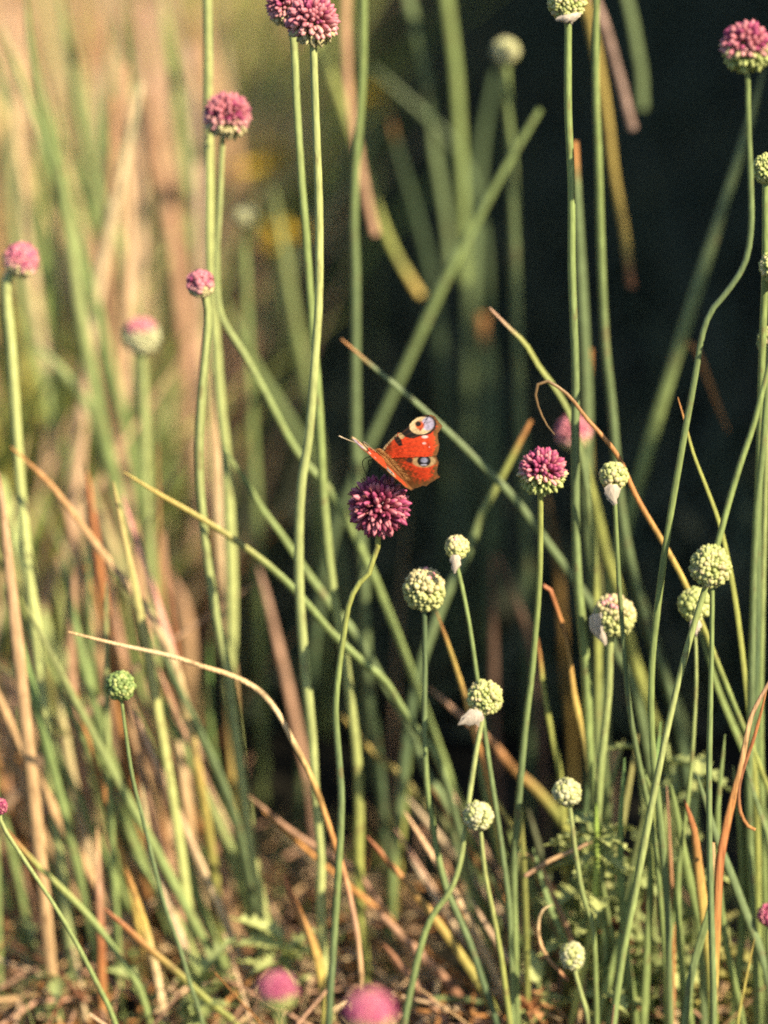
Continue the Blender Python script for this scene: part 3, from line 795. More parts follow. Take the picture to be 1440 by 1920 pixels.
straw('upright pink brown withered leaf in the dark middle', [(922, 1035), (924, 1150), (926, 1300), (931, 1400), (935, 1470)], 16, 0.28, [(.16, .10, .07), (.16, .10, .07), (.2, .13, .1)])
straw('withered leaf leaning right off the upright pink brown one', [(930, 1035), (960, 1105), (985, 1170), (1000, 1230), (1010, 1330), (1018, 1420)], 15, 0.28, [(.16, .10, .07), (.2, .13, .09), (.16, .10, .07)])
leaf('thin yellow green leaf with orange flecks left of the tall straight stem foot', [(1008, 1195), (1014, 1240), (1021, 1300), (1038, 1390), (1050, 1450), (1058, 1540)], 13, 0.07, [OR, YG, YG, YE, G])
leaf('leaf turning from pink over orange to green, running down right of the white bract', [(805, 1290), (868, 1345), (925, 1395), (962, 1440), (1002, 1476), (1040, 1520), (1080, 1576), (1116, 1632), (1150, 1700)], 17, 0.15, [PK, PK, OR, YG, YG, BG, G])
leaf('orange to yellow green leaf slanting down at the bottom centre', [(688, 1568), (722, 1608), (770, 1665), (822, 1732), (870, 1800), (906, 1856), (930, 1905)], 17, 0.05, [RO, OR, YE, YG, YG])
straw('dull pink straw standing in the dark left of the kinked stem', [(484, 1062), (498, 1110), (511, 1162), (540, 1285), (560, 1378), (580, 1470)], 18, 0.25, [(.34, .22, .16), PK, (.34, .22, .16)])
straw('arching bronze straw with dark joints crossing the twin stems', [(128, 1185), (220, 1208), (320, 1230), (380, 1250), (430, 1265), (482, 1292), (520, 1335), (550, 1392), (576, 1440), (602, 1505), (622, 1565), (646, 1640), (660, 1700), (672, 1770)], 12, 0.02, [TAN, CR, TAN, CR, (0.5, .33, .12), OR, PK, TAN, CR, TAN], nodes=(.30, .40, .47), tip=.4, flat=.8)
straw('wide sandy straw strip between the twin pale stems', [(402, 700), (405, 790), (409, 900), (414, 1000), (420, 1090), (428, 1190)], 24, 0.22, [TAN, CR, TAN, YE, TAN], tip=.8)
straw('tan withered leaf at the top edge beside the thick muted stem', [(704, 440), (690, 380), (672, 290), (655, 180), (648, 60), (645, -30)], 28, 0.35, [PK, TAN, PK, TAN, BR], arch=-1, tip=.6)
leaf('blurred stem like leaf curving down the upper left corner', [(45, -40), (62, 120), (92, 250), (120, 370), (141, 520), (162, 650), (192, 800), (222, 930), (246, 1060), (270, 1170)], 24, 0.30, [G, G, LG, G, G, LG, LG])
leaf('second blurred leaf right of the upper left corner one', [(108, -40), (130, 100), (150, 230), (185, 380), (225, 470), (250, 600), (262, 760), (270, 930)], 26, 0.5, [G, LG, G, G])
leaf('blurred green leaf crossing leftwards under the pink cap head', [(60, 640), (120, 700), (170, 770), (205, 880), (230, 980), (255, 1090)], 28, 0.35, [G, LG, G, LG])
leaf('pale blurred leaf beside the tall full height stem', [(300, -30), (322, 120), (345, 280), (362, 430), (376, 560), (384, 720), (388, 900)], 22, 0.6, [G, LG, G])
leaf('soft green blurred leaf behind the rosy head', [(512, 350), (530, 470), (550, 590), (572, 700), (590, 830), (600, 960)], 24, 0.5, [LG, G, G])
leaf('bluish green blurred leaf slanting behind the S of stems at centre', [(420, 560), (480, 690), (530, 770), (580, 860), (620, 960)], 22, 0.42, [G, BG, BG])
straw('sunlit orange straw slanting down from the left edge', [(20, 838), (50, 865), (92, 906), (132, 956), (176, 1016), (215, 1066), (242, 1102), (282, 1155), (304, 1198), (340, 1290)], 17, 0.12, [OR, TAN, CR, YE, YG, G])
leaf('dark green leaf sweeping down right below the arching straw', [(296, 1200), (320, 1260), (348, 1320), (385, 1400), (420, 1480), (446, 1560), (466, 1650), (480, 1730)], 22, 0.12, [BG, BG, BG, BG, G])
leaf('yellow green leaf parallel left of the dark sweeping one', [(262, 1220), (300, 1310), (345, 1400), (385, 1490), (425, 1580), (452, 1660), (476, 1750)], 24, 0.16, [YG, G, LG, G, G])
straw('thin orange straw above the shaded bud stem', [(144, 1290), (154, 1350), (175, 1412), (196, 1490), (212, 1560), (240, 1635)], 12, 0.1, [OR, OR, YE, OR])
straw('pink and orange upright straw stub low at left', [(182, 1552), (184, 1610), (187, 1690), (190, 1770), (193, 1850)], 16, 0.08, [TAN, PK, RO, OR, TAN])
straw('orange cream straw running to the bottom edge beside the thin bud stem', [(238, 1632), (258, 1690), (281, 1768), (298, 1845), (311, 1918)], 15, 0.05, [OR, YE, CR, CR, TAN])
leaf('yellow green leaf with orange end across the lower left', [(194, 1702), (235, 1738), (280, 1780), (322, 1815), (362, 1852), (402, 1888), (442, 1922)], 17, 0.03, [RO, OR, YG, YG, G])
leaf('thin leaf from the left edge crossing the long pale stem', [(12, 1555), (45, 1595), (80, 1632), (112, 1662), (150, 1700), (184, 1738), (220, 1790), (260, 1850)], 12, 0.04, [OR, YG, G, G, YG])
leaf('pointed orange yellow leaf beside the foot of the twin stems', [(530, 1638), (545, 1675), (562, 1718), (578, 1752), (592, 1785), (605, 1845), (610, 1900)], 20, 0.04, [RO, OR, YE, YG, LG])
straw('brown pink straw lying across the bottom centre', [(464, 1490), (500, 1520), (532, 1547), (590, 1587), (660, 1628), (716, 1702), (760, 1770)], 14, 0.09, [PK, PK, PK, TAN, PK])
leaf('broad leaf orange on top and green below at lower right', [(1283, 1498), (1293, 1530), (1303, 1568), (1312, 1655), (1322, 1735), (1332, 1820), (1336, 1910)], 21, 0.0, [RO, OR, YE, YG, (0.2, .33, .07), G])
straw('curled red orange dry leaf at the right edge', [(1448, 1270), (1425, 1310), (1408, 1345), (1398, 1390), (1390, 1435), (1376, 1490), (1362, 1550), (1350, 1620), (1345, 1720)], 16, -0.02, [PK, TAN, OR, RO, OR, YE, G, BG, G], tip=.5)
straw('thin inner fold of dry leaf beside the curled red orange one', [(1438, 1290), (1426, 1340), (1412, 1390), (1398, 1430), (1386, 1475), (1388, 1520), (1402, 1548), (1416, 1556)], 7, -0.02, [OR, RO, BR, OR], root=False)
leaf('green stem like leaf in the lower right bundle, leftmost', [(1205, 1438), (1222, 1490), (1236, 1545), (1245, 1640), (1250, 1740), (1254, 1840)], 14, 0.02, [G, BG, G, DG])
leaf('green leaf of the lower right bundle, beside the pink thread straw', [(1238, 1470), (1249, 1560), (1260, 1645), (1268, 1720), (1276, 1770), (1280, 1860)], 15, 0.03, [LG, G, BG, G])
leaf('longer leaf of the lower right bundle leaning right', [(1258, 1470), (1272, 1540), (1286, 1618), (1300, 1680), (1312, 1730), (1318, 1820), (1320, 1900)], 16, 0.02, [G, G, BG, G])
straw('pink thread straw within the lower right bundle', [(1250, 1472), (1253, 1530), (1256, 1592), (1260, 1680), (1262, 1780)], 8, 0.02, [PK, OR, PK])
leaf('dark green leaf crossing to the lower right corner', [(1308, 1455), (1325, 1510), (1342, 1565), (1376, 1652), (1400, 1715), (1422, 1770), (1440, 1830), (1452, 1900)], 16, 0.0, [BG, BG, BG, DG])
leaf('green leaf from the right bundle out to the right edge', [(1398, 1430), (1412, 1480), (1428, 1530), (1444, 1580), (1456, 1680)], 14, 0.02, [BG, G, BG])
leaf('bright green leaf rising to a withered grey tip at lower right', [(1337, 1580), (1338, 1630), (1332, 1700), (1312, 1770), (1296, 1830), (1286, 1910)], 18, -0.02, [TAN, G, BG, G, G], tip=.4)
leaf('grey green leaf leaning left at the lower right foot', [(1342, 1650), (1322, 1720), (1305, 1790), (1290, 1860), (1280, 1920)], 15, 0.04, [BG, BG, DG])
leaf('blurred leaf slanting right below the big pale head', [(1170, 990), (1185, 1070), (1210, 1160), (1240, 1250), (1268, 1330), (1285, 1400)], 22, 0.25, [BG, BG, BG, DG])
leaf('leaf running down right of the crossed green bud', [(1312, 1180), (1330, 1240), (1350, 1300), (1375, 1360), (1400, 1420), (1425, 1500), (1450, 1590)], 14, 0.07, [G, G, BG, BG])
leaf('yellow centred blurred leaf in the bottom middle', [(772, 1330), (760, 1430), (752, 1520), (744, 1600), (738, 1680), (734, 1740)], 26, 0.18, [BG, G, YG, YE, BG], tip=.5)
leaf('faint yellow leaf below the kinked stem', [(640, 1340), (690, 1400), (745, 1450), (800, 1510), (850, 1560), (880, 1610)], 15, 0.16, [YE, YE, BG, BG])
leaf('leaf from the bottom centre stems to the spiny weed', [(890, 1380), (905, 1460), (928, 1560), (958, 1660), (990, 1760), (1020, 1850)], 18, 0.09, [BG, G, BG, DG])
leaf('wide muted leaf slanting past the half buried brown flower', [(955, 1560), (985, 1640), (1012, 1720), (1040, 1800), (1060, 1880)], 24, 0.10, [G, LG, BG, BG])
straw('pink straw slanting low between the thin stems', [(866, 1690), (885, 1740), (910, 1800), (935, 1860)], 15, 0.10, [PK, PK, TAN])
straw('pale pink straw right of the low slanting one', [(972, 1700), (990, 1770), (1010, 1850), (1020, 1900)], 15, 0.08, [PK, TAN, PK])
straw('upright tan stub behind the spiny weed', [(1152, 1402), (1150, 1460), (1150, 1540), (1152, 1610)], 22, 0.22, [TAN, PK, TAN], tip=.85)
straw('thin brown twig lying across above the spiny weed', [(1110, 1578), (1070, 1596), (1030, 1614), (985, 1642)], 9, 0.02, [PK, TAN, PK], root=False, flat=.9)
straw('looped pale tendril hooked over the brown dead flower', [(1036, 1696), (1018, 1706), (1010, 1730), (1012, 1765), (1030, 1800), (1065, 1838)], 8, 0.0, [CR, TAN, BR], root=False, flat=.9)
straw('drooping dry leaf end left of the brown dead flower', [(972, 1602), (992, 1602), (1012, 1622), (1026, 1650), (1040, 1690), (1070, 1760)], 12, 0.04, [TAN, PK, BR])
straw('brown straw pair, longer, in the lower centre', [(700, 1700), (760, 1760), (820, 1820), (870, 1880), (900, 1920)], 18, 0.07, [PK, PK, BR, PK])
straw('brown straw pair, shorter, in the lower centre', [(720, 1770), (760, 1820), (800, 1870), (840, 1920)], 16, 0.05, [BR, PK, BR])
leaf('thin green blade arching flat at the bottom middle', [(760, 1890), (800, 1876), (850, 1872), (900, 1880), (950, 1892)], 11, 0.06, [BG, G, DG], root=False)
straw('thin red tendril at the lower right corner', [(1415, 1760), (1406, 1800), (1396, 1850), (1384, 1912)], 6, -0.02, [YE, YG, G])
# the standing dry clump at the left
for pts, w, Y, c, lab in [
    ([(120, 940), (150, 1080), (185, 1230), (220, 1380), (262, 1520), (300, 1640)], 22, .26, [PK, TAN, PK, BR], 'pink brown straw, leftmost of the standing dry clump'),
    ([(185, 960), (200, 1080), (228, 1230), (262, 1400), (300, 1560), (330, 1680)], 24, .24, [PK, PK, TAN, PK], 'broad pink straw in the middle of the dry clump'),
    ([(250, 980), (262, 1100), (280, 1250), (300, 1400), (322, 1540), (345, 1680)], 20, .28, [TAN, PK, CR, PK], 'cream streaked straw of the dry clump near the shaded bud'),
    ([(300, 1000), (312, 1130), (330, 1280), (342, 1420), (352, 1540), (362, 1640)], 20, .3, [PK, RO, PK, TAN], 'rusty straw at the dark side of the dry clump'),
    ([(335, 1390), (346, 1470), (356, 1550), (368, 1640), (380, 1720)], 24, .15, [CR, TAN, CR, PK], 'sunlit cream straw of the dry clump above its foot'),
    ([(285, 1200), (300, 1320), (312, 1440), (322, 1560), (330, 1640)], 24, .3, [YG, LG, YG, G], 'bright green leaf caught among the dry clump'),
    ([(240, 1330), (262, 1430), (290, 1540), (320, 1660), (345, 1760)], 18, .14, [TAN, PK, PK, BR], 'reddish straw under the shaded bud'),
    ([(160, 1060), (190, 1160), (240, 1270), (300, 1390), (350, 1500), (400, 1610)], 18, .18, [OR, TAN, OR, TAN], 'orange tan straw leaning right across the dry clump'),
    ([(60, 1010), (100, 1100), (130, 1210), (150, 1330), (165, 1450)], 26, .34, [YG, LG, G, BG], 'soft green blurred leaf at the left of the dry clump'),
    ([(0, 1060), (30, 1160), (62, 1270), (90, 1390), (110, 1500)], 24, .34, [LG, YG, G], 'soft yellow green leaf nearest the left edge'),
    ([(10, 1270), (50, 1340), (95, 1410), (140, 1470), (170, 1520)], 18, .26, [PK, TAN, PK], 'pinkish straw slanting in from the left edge'),
    ([(0, 1400), (40, 1430), (80, 1470), (120, 1520), (165, 1560)], 16, .2, [OR, YE, TAN], 'orange straw low at the left edge'),
    ([(310, 1060), (322, 1090), (340, 1120), (352, 1180), (358, 1280)], 26, .36, [PK, TAN, BR], 'blurred brown drooping leaf above the dry clump'),
    ([(395, 1540), (404, 1590), (416, 1650), (432, 1720), (440, 1760)], 22, .16, [BR, PK, TAN, BR], 'brown curled straw at the right foot of the dry clump'),
]:
    (leaf if 'leaf' in lab and 'green' in lab else straw)(lab, pts, w, Y, c, tip=.5)

# the blurred tangle in the sun behind and the crossing blades low down; each label says what its tip and foot are near
MARKS = [(425, 217, 'pink topped head'), (585, 42, 'overlapping top heads'), (376, 532, 'rosy head'), (40, 488, 'left edge pink head'), (265, 630, 'pink cap head'), (459, 406, 'far cream bud'),
         (20, 20, 'upper left corner'), (200, 10, 'top edge'), (226, 1286, 'shaded dark bud'), (690, 1200, 'kinked stem'), (130, 1185, 'arching straw tip'), (480, 1290, 'arching straw bend'), (60, 860, 'sunlit orange straw'),
         (0, 1512, 'magenta edge bud'), (520, 1856, 'soft foreground head'), (692, 1893, 'broad foreground head'), (190, 1690, 'upright straw stub'), (300, 1880, 'orange cream straw'), (370, 1890, 'thin bud stem foot'),
         (505, 1780, 'twin stems foot'), (140, 1850, 'long pale stem foot'), (80, 1330, 'long pale stem'), (30, 1900, 'bottom left corner'), (796, 1106, 'egg shaped head'), (909, 1308, 'white bracted bud'),
         (897, 1530, 'low pale bud'), (1063, 1486, 'whitish bud'), (1042, 1690, 'brown dead flower'), (992, 1890, 'curled dead flower'), (845, 1680, 'crossing thin stems'), (760, 1900, 'bent thin stem foot'),
         (1303, 1133, 'crossed green bud'), (1250, 1395, 'upper rosette'), (1073, 1793, 'lowest bud'), (1362, 1738, 'star shaped shoot'), (1395, 1420, 'curled orange leaf'), (1300, 1580, 'broad orange topped leaf'),
         (1130, 1700, 'pale spiny weed'), (1442, 1716, 'purple edge bud'), (1200, 1850, 'broad leaved weed'), (1430, 1900, 'bottom right corner'), (620, 1600, 'arching straw foot'), (650, 1640, 'kinked stem foot'), (420, 900, 'twin pale stems'), (660, 700, 'thick muted stem'),
         (970, 1620, 'drooping leaf end'), (1250, 1700, 'lower right bundle'), (560, 1720, 'pointed orange leaf'), (300, 1500, 'dry clump middle'), (220, 1020, 'dry clump top'), (100, 1100, 'broad pale leaves'), (240, 800, 'crossing leaf')]
TAKEN = set()
def near(x, y):
    m = sorted(MARKS, key=lambda q: math.hypot(q[0] - x, q[1] - y))
    return [q[2] for q in m[:2]]
def scatter(n, f, what, cnames, group, xs, tops, bots, w, Y, pal, lean, seed, **k):
    r = random.Random(seed)
    made = tries = 0
    while made < n and tries < n * 12:
        tries += 1
        x = r.uniform(*xs); t = r.uniform(*tops); Yi = r.uniform(*Y)
        bt = min(1915, 960 + FPX * math.tan(math.atan2(CAM.z, Yi - CAM.y) - PITCH))
        dx = r.uniform(*lean) * (bt - t); cv = r.uniform(-.06, .06) * (bt - t)
        pts = [(x, t), (x + dx * .3 + cv, t + (bt - t) * .33), (x + dx * .65 + cv, t + (bt - t) * .67), (x + dx, bt)]
        dense = [(p[0] + (q[0] - p[0]) * k / 6, p[1] + (q[1] - p[1]) * k / 6) for p, q in zip(pts, pts[1:]) for k in range(7)]
        if any((420 < u < 640 and 960 < v < 1490) or (640 <= u < 1000 and 900 < v < 1440) for u, v in dense): continue     # deep shade stays open
        ci = r.randrange(len(pal)); c = pal[ci]
        tip, foot = near(x, t), near(x + dx, bt)
        a = math.degrees(math.atan2(dx, bt - t))
        pose = 'upright' if abs(a) < 6 else 'steep' if abs(a) < 15 else 'slanting'
        for lab in [f'{pose} {cnames[ci]} {what}, tip near the {p} and foot near the {q}' for p in tip for q in foot]:
            if lab not in TAKEN and len(lab.split()) <= 16: break
        else: continue
        TAKEN.add(lab); made += 1
        f(lab, pts, r.uniform(*w), Yi, [tuple(q * r.uniform(.8, 1.15) for q in c), c, c], group=group, **k)
SG = [LG, G, (.40, .44, .16), (.46, .48, .22), YG]
SS = [(.60, .42, .26), TAN, CR, (.58, .38, .26), PK, (.62, .47, .30)]
NG = ['pale green', 'green', 'light green', 'pale yellowish', 'yellow green']
NS = ['peach', 'tan', 'cream', 'reddish tan', 'pinkish', 'sandy', 'orange']
scatter(26, leaf, 'blurred stem', NG, 'blurred green stems in the sunny grass', (-60, 560), (-60, 500), None, (16, 26), (.35, .9), SG, (.02, .35), 1)
scatter(22, straw, 'blurred straw', NS, 'blurred pale straws in the sunny grass', (-60, 520), (60, 760), None, (18, 34), (.35, .9), SS, (-.1, .4), 2, tip=.5)
scatter(14, straw, 'far straw', NS, 'blurred pale straws in the sunny grass', (-40, 420), (-80, 160), None, (22, 40), (.8, 1.5), SS, (-.15, .35), 12, tip=.6)
scatter(20, straw, 'straw', NS, 'pale straws of the dry tangle', (-120, 380), (860, 1560), None, (11, 22), (.08, .34), SS + [OR], (.05, .55), 3)
scatter(26, straw, 'thin crossing straw', NS, 'thin straws crossing in the lower left tangle', (-100, 520), (1150, 1720), None, (5, 9), (.02, .22), SS + [OR], (-1.1, 1.3), 9)
scatter(18, straw, 'low straw', NS, 'low straws at the bottom left', (-60, 560), (1480, 1780), None, (8, 16), (.02, .16), SS + [OR], (-.9, 1.2), 8)
scatter(30, leaf, 'blade', NG, 'green blades in the dry tangle', (-100, 420), (900, 1600), None, (11, 22), (.08, .34), SG, (.0, .6), 4)
scatter(16, leaf, 'thin blade', ['green', 'yellow green', 'dull green', 'pale green'], 'thin green blades in the bottom centre', (600, 1000), (1380, 1680), None, (9, 16), (.03, .16), [G, YG, BG, LG], (-.4, .6), 5)
scatter(12, straw, 'thin straw', NS, 'thin dry straws in the bottom centre', (440, 980), (1420, 1700), None, (8, 14), (.03, .16), SS + [OR], (.2, .9), 6)
scatter(16, leaf, 'low blade', ['green', 'dull green', 'pale green', 'mid green', 'yellow green'], 'upright green blades at lower right', (1080, 1440), (1330, 1640), None, (10, 17), (.0, .10), [G, BG, LG, G, YG], (-.25, .25), 7)
leaf('broad pale green blurred leaf at the left edge', [(-10, 900), (25, 1010), (55, 1120), (80, 1230), (100, 1330)], 60, 0.34, [(.42, .5, .2), (.45, .52, .2), LG], tip=.5)
leaf('broad pale green blurred leaf below the first, at left', [(60, 1130), (100, 1230), (135, 1320), (160, 1400)], 46, 0.32, [(.42, .5, .2), LG, LG], tip=.5)

def yellow_flower(label, px, py, Y, s):
    c = at(px, py, Y)
    root = empty('yellow_flower', (c.x, c.y, 0)); tag(root, label, 'flower', 'far blurred yellow flowers')
    o = np.array(root.location)
    V, F, C = sweep(resample([c, (c.x + .004, c.y, c.z / 2), (c.x, c.y, -.004)], 12) - o, np.full(12, .0015), [G], 6); obj('stem', mesh('stem', V, F, C, M_STEM), root)
    key = ('yellow', s)
    LEAF_M.setdefault(key, mesh('petal', *jag_leaf(s, s * .45, 1, (.62, .44, .04), 3), M_FLORET, False))
    for i in range(7):
        p = obj('petal', LEAF_M[key], root); p.location = np.array(c) - o; p.rotation_euler = (R(rng.uniform(20, 60)), 0, i * .9)
for px, py, Y, lab in [(690, 195, 1.3, 'far yellow flower beside the thick muted stem'), (520, 305, 1.2, 'far yellow flower left of the twin pale stems, higher one'), (488, 330, 1.1, 'far yellow flower left of the twin pale stems, lower one'), (535, 460, 1.0, 'far orange yellow flower between the twin pale stems and the far cream bud')]:
    yellow_flower(lab, px, py, Y * .85, .022)

# ------------------------------------------------------------------ spiny weeds low at right and left
W1 = (0.30, 0.36, 0.14); W2 = (0.42, 0.47, 0.18); W3 = (0.16, 0.24, 0.09)
weed('pale spiny weed at lower right with ragged leaves around the tall stem', [(1120, 1540), (1124, 1640), (1130, 1740), (1140, 1850)], 0.03, 12, 20, 0.014, W2)
weed('small spiny rosette between the stems above the lower right bundle', [(1250, 1395), (1256, 1450), (1262, 1540), (1268, 1700)], 0.08, 10, 9, 0.018, W1)
weed('spiny tuft left of the upper rosette', [(1195, 1405), (1202, 1470), (1212, 1580), (1225, 1720)], 0.07, 9, 7, 0.013, W1)
weed('yellowish star shaped weed shoot near the lower right corner', [(1362, 1738), (1366, 1790), (1372, 1850)], 0.06, 9, 7, 0.016, (0.38, 0.36, 0.12))
weed('yellow green weed by the bottom edge below the star shaped shoot', [(1330, 1830), (1336, 1880), (1340, 1925)], 0.06, 9, 7, 0.016, (0.42, 0.38, 0.10))
weed('broad leaved green weed under the brown dead flower', [(1195, 1800), (1200, 1850), (1204, 1910)], 0.04, 9, 7, 0.02, W3)
weed('ragged weed with a whitish bud beside it at the bottom', [(1080, 1730), (1086, 1800), (1096, 1880)], 0.05, 9, 9, 0.015, W2)
weed('upright pointed weed shoot at the bottom of the thin bud stem', [(376, 1832), (378, 1870), (382, 1920)], 0.05, 10, 9, 0.015, W1)
weed('small leafy weed at the foot of the yellow green leaf', [(345, 1895), (347, 1915), (350, 1940)], 0.04, 9, 7, 0.014, W1)
weed('leafy green weed at the foot of the twin stems', [(530, 1760), (532, 1800), (536, 1850)], 0.07, 9, 8, 0.014, W2)
weed('low leafy weed in the bottom left corner', [(60, 1760), (64, 1800), (70, 1850)], 0.13, 9, 6, 0.011, W1)
weed('low leafy weed between the straw stub and the long pale stem', [(105, 1830), (108, 1860), (112, 1900)], 0.08, 9, 6, 0.010, W1)
weed('low leafy weed beside the orange cream straw', [(265, 1840), (267, 1870), (270, 1905)], 0.08, 9, 6, 0.010, W1)
weed('small whitish green weed head near the right bundle top', [(1310, 1462), (1308, 1520), (1306, 1620)], 0.06, 8, 6, 0.011, W2)
weed('tall ragged green weed left of the pale spiny one', [(1085, 1600), (1088, 1690), (1094, 1800), (1100, 1890)], 0.06, 10, 14, 0.014, W2)
weed('leafy weed filling the gap right of the pale spiny one', [(1190, 1640), (1194, 1720), (1198, 1840)], 0.06, 10, 12, 0.014, W1)
weed('low bright weed between the bottom centre stems', [(1010, 1840), (1012, 1870), (1014, 1905)], 0.04, 9, 9, 0.012, W2)
weed('low bright weed below the lower right bundle', [(1270, 1800), (1272, 1850), (1274, 1905)], 0.05, 9, 10, 0.013, W2)
weed('low ragged weed in the bottom right corner', [(1410, 1820), (1412, 1860), (1414, 1905)], 0.05, 9, 9, 0.013, W1)
weed('small weed sprig right of the whitish bud', [(1098, 1525), (1110, 1580), (1122, 1650)], 0.06, 8, 6, 0.010, W3)

def dead_flower(label, px, py, Y, size):
    c = at(px, py, Y)
    root = empty('dead_flower', (c.x, c.y, 0)); tag(root, label, 'dead flower', 'withered brown flowers near the ground')
    o = np.array(root.location)
    P = resample([c, (c.x + .003, c.y, c.z * .5), (c.x, c.y, -.004)], 12)
    V, F, C = sweep(P - o, np.full(12, .0009), [BR, PK], 6); obj('stem', mesh('stem', V, F, C, M_DRY), root)
    key = ('petal', size)
    LEAF_M.setdefault(key, mesh('petal', *jag_leaf(size, size * .3, 2, (0.42, .22, .10), 5), M_DRY, False))
    for i in range(14):
        lf = obj('petal', LEAF_M[key], root); lf.location = np.array(c) - o
        lf.rotation_euler = (R(rng.uniform(0, 80)), R(rng.uniform(-30, 30)), i * 2.4); lf.scale = [rng.uniform(.7, 1.1)] * 3
dead_flower('brown withered flower behind the looped pale tendril', 1042, 1690, 0.06, 0.011)
dead_flower('curled brown dead flower at the bottom edge', 992, 1890, 0.03, 0.011)
dead_flower('yellow brown dead flower beside the pale spiny weed', 1150, 1740, 0.03, 0.008)

# ------------------------------------------------------------------ butterfly
CX, CY, CS = 600, 740, 4.8         # the wings were traced on an enlarged crop of the photograph
HEAD = np.array((495., 500.)); AX = np.array((-.70, -.72)); TX = np.array((.72, -.69))
FORE = [(515, 535), (555, 508), (590, 455), (640, 402), (692, 350), (735, 336), (790, 290), (832, 238), (880, 204), (940, 184), (1000, 179), (1040, 193), (1062, 232), (1104, 283), (1086, 312), (1062, 345), (1064, 400), (1078, 450), (1068, 512), (1050, 548), (960, 556), (800, 562), (660, 566), (560, 560)]
HIND = [(520, 540), (600, 552), (700, 556), (800, 556), (960, 550), (1046, 545), (1056, 580), (1072, 612), (1058, 660), (1054, 706), (1080, 742), (1030, 772), (985, 800), (960, 822), (925, 818), (900, 828), (860, 838), (830, 856), (770, 820), (700, 735), (620, 640)]
def dist_poly(P, poly):
    d = np.full(len(P), 1e9)
    for (ax, ay), (bx, by) in zip(poly, poly[1:]):
        a = np.array((ax, ay)); b = np.array((bx, by)); ab = b - a
        t = np.clip(((P - a) @ ab) / (ab @ ab), 0, 1)
        d = np.minimum(d, np.linalg.norm(P - (a + t[:, None] * ab), axis=1))
    return d
def ell(P, cx, cy, rx, ry, a=0):
    ca, sa = math.cos(R(a)), math.sin(R(a))
    x, y = P[:, 0] - cx, P[:, 1] - cy
    return np.sqrt(((x * ca + y * sa) / rx) ** 2 + ((-x * sa + y * ca) / ry) ** 2)
def inside(P, poly):
    c = np.zeros(len(P), bool)
    for (ax, ay), (bx, by) in zip(poly, poly[1:] + poly[:1]):
        if ay == by: continue
        k = ((ay > P[:, 1]) != (by > P[:, 1])) & (P[:, 0] < (bx - ax) * (P[:, 1] - ay) / (by - ay) + ax)
        c ^= k
    return c
def mixc(C, m, c, soft=None):
    m = np.clip(m, 0, 1)[:, None]
    C[:] = C * (1 - m) + np.array(c) * m
def ss(x, a, b):
    t = np.clip((x - a) / (b - a), 0, 1); return t * t * (3 - 2 * t)
RED = (0.50, 0.048, 0.014); BRN = (0.115, 0.043, 0.013); BLK = (0.012, 0.010, 0.010); CRM = (0.46, 0.35, 0.18); MAR = (0.15, 0.068, 0.022)
WV = np.random.RandomState(4)
KS = [(WV.normal(0, .11, 2), WV.uniform(0, 6)) for _ in range(14)]
def mottle(P): return sum(np.sin(P @ k + p) for k, p in KS) / math.sqrt(7)
def dust(C, P):
    C *= (1 + 0.13 * mottle(P) + 0.09 * nr.normal(0, 1, len(P)))[:, None].clip(.35, 1.6)
    return C
def fore_col(P):
    C = np.tile(np.array(RED), (len(P), 1)) * (1 + 0.22 * nr.normal(0, 1, (len(P), 1))).clip(.4, 1.7)
    j = nr.normal(0, 7, len(P)) + 9 * mottle(P)
    mixc(C, 1 - ss(P[:, 0] + 0.2 * (P[:, 1] - 500) + j, 560, 700), BRN)
    outer = dist_poly(P, FORE[8:20])
    mixc(C, 1 - ss(outer + j, 34, 52), MAR)
    mixc(C, 1 - ss(outer + j * .5, 2, 9), (0.16, 0.08, 0.035))
    costa = dist_poly(P, FORE[1:6])
    st = (np.sin((P[:, 0] - P[:, 1]) * 0.55) > 0)
    mixc(C, (1 - ss(costa, 13, 20)) * st * (P[:, 0] < 700), BLK)
    mixc(C, (1 - ss(costa, 13, 20)) * ~st * (P[:, 0] < 700), (0.6, .48, .26))
    mixc(C, inside(P, [(700, 352), (740, 338), (772, 372), (748, 396), (722, 398)]) * 1.0, CRM)
    mixc(C, inside(P, [(664, 384), (704, 370), (734, 408), (746, 456), (712, 462), (682, 430)]) * 1.0, BLK)
    mixc(C, inside(P, [(722, 338), (790, 288), (832, 234), (866, 208), (880, 340), (900, 372), (838, 396), (772, 380)]) * 1.0, BLK)
    mixc(C, 1 - ss(ell(P, 924, 274, 128, 97, -8) + nr.normal(0, .02, len(P)), .93, 1.05), BLK)
    mixc(C, 1 - ss(ell(P, 914, 278, 110, 80, -8), .94, 1.02), (0.50, 0.39, 0.22))
    mixc(C, (1 - ss(ell(P, 972, 262, 58, 62, 0), .85, 1.1)), (0.29, 0.27, 0.37))
    mixc(C, 1 - ss(ell(P, 900, 275, 46, 44, 20), .6, 1.1), (0.42, 0.07, 0.02))
    mixc(C, 1 - ss(ell(P, 886, 262, 29, 27), .7, 1.1), BLK)
    mixc(C, 1 - ss(ell(P, 905, 310, 14, 16), .7, 1.1), (0.25, .04, .03))
    ang = np.arctan2(P[:, 1] - 530, P[:, 0] - 520); rad = np.hypot(P[:, 0] - 520, P[:, 1] - 530)
    for v in np.linspace(-.95, .06, 9):
        mixc(C, .38 * (1 - ss(np.abs(ang - v - .00012 * (rad - 300)) * rad, 2.0, 5.0)) * (rad > 120), (0.13, 0.05, 0.02))
    for x, y, a, b in [(946, 379, 34, 15), (940, 437, 20, 11), (985, 470, 7, 6)]:
        mixc(C, 1 - ss(ell(P, x, y, a, b), .6, 1.1), (0.62, 0.44, 0.42))
    return dust(C, P)
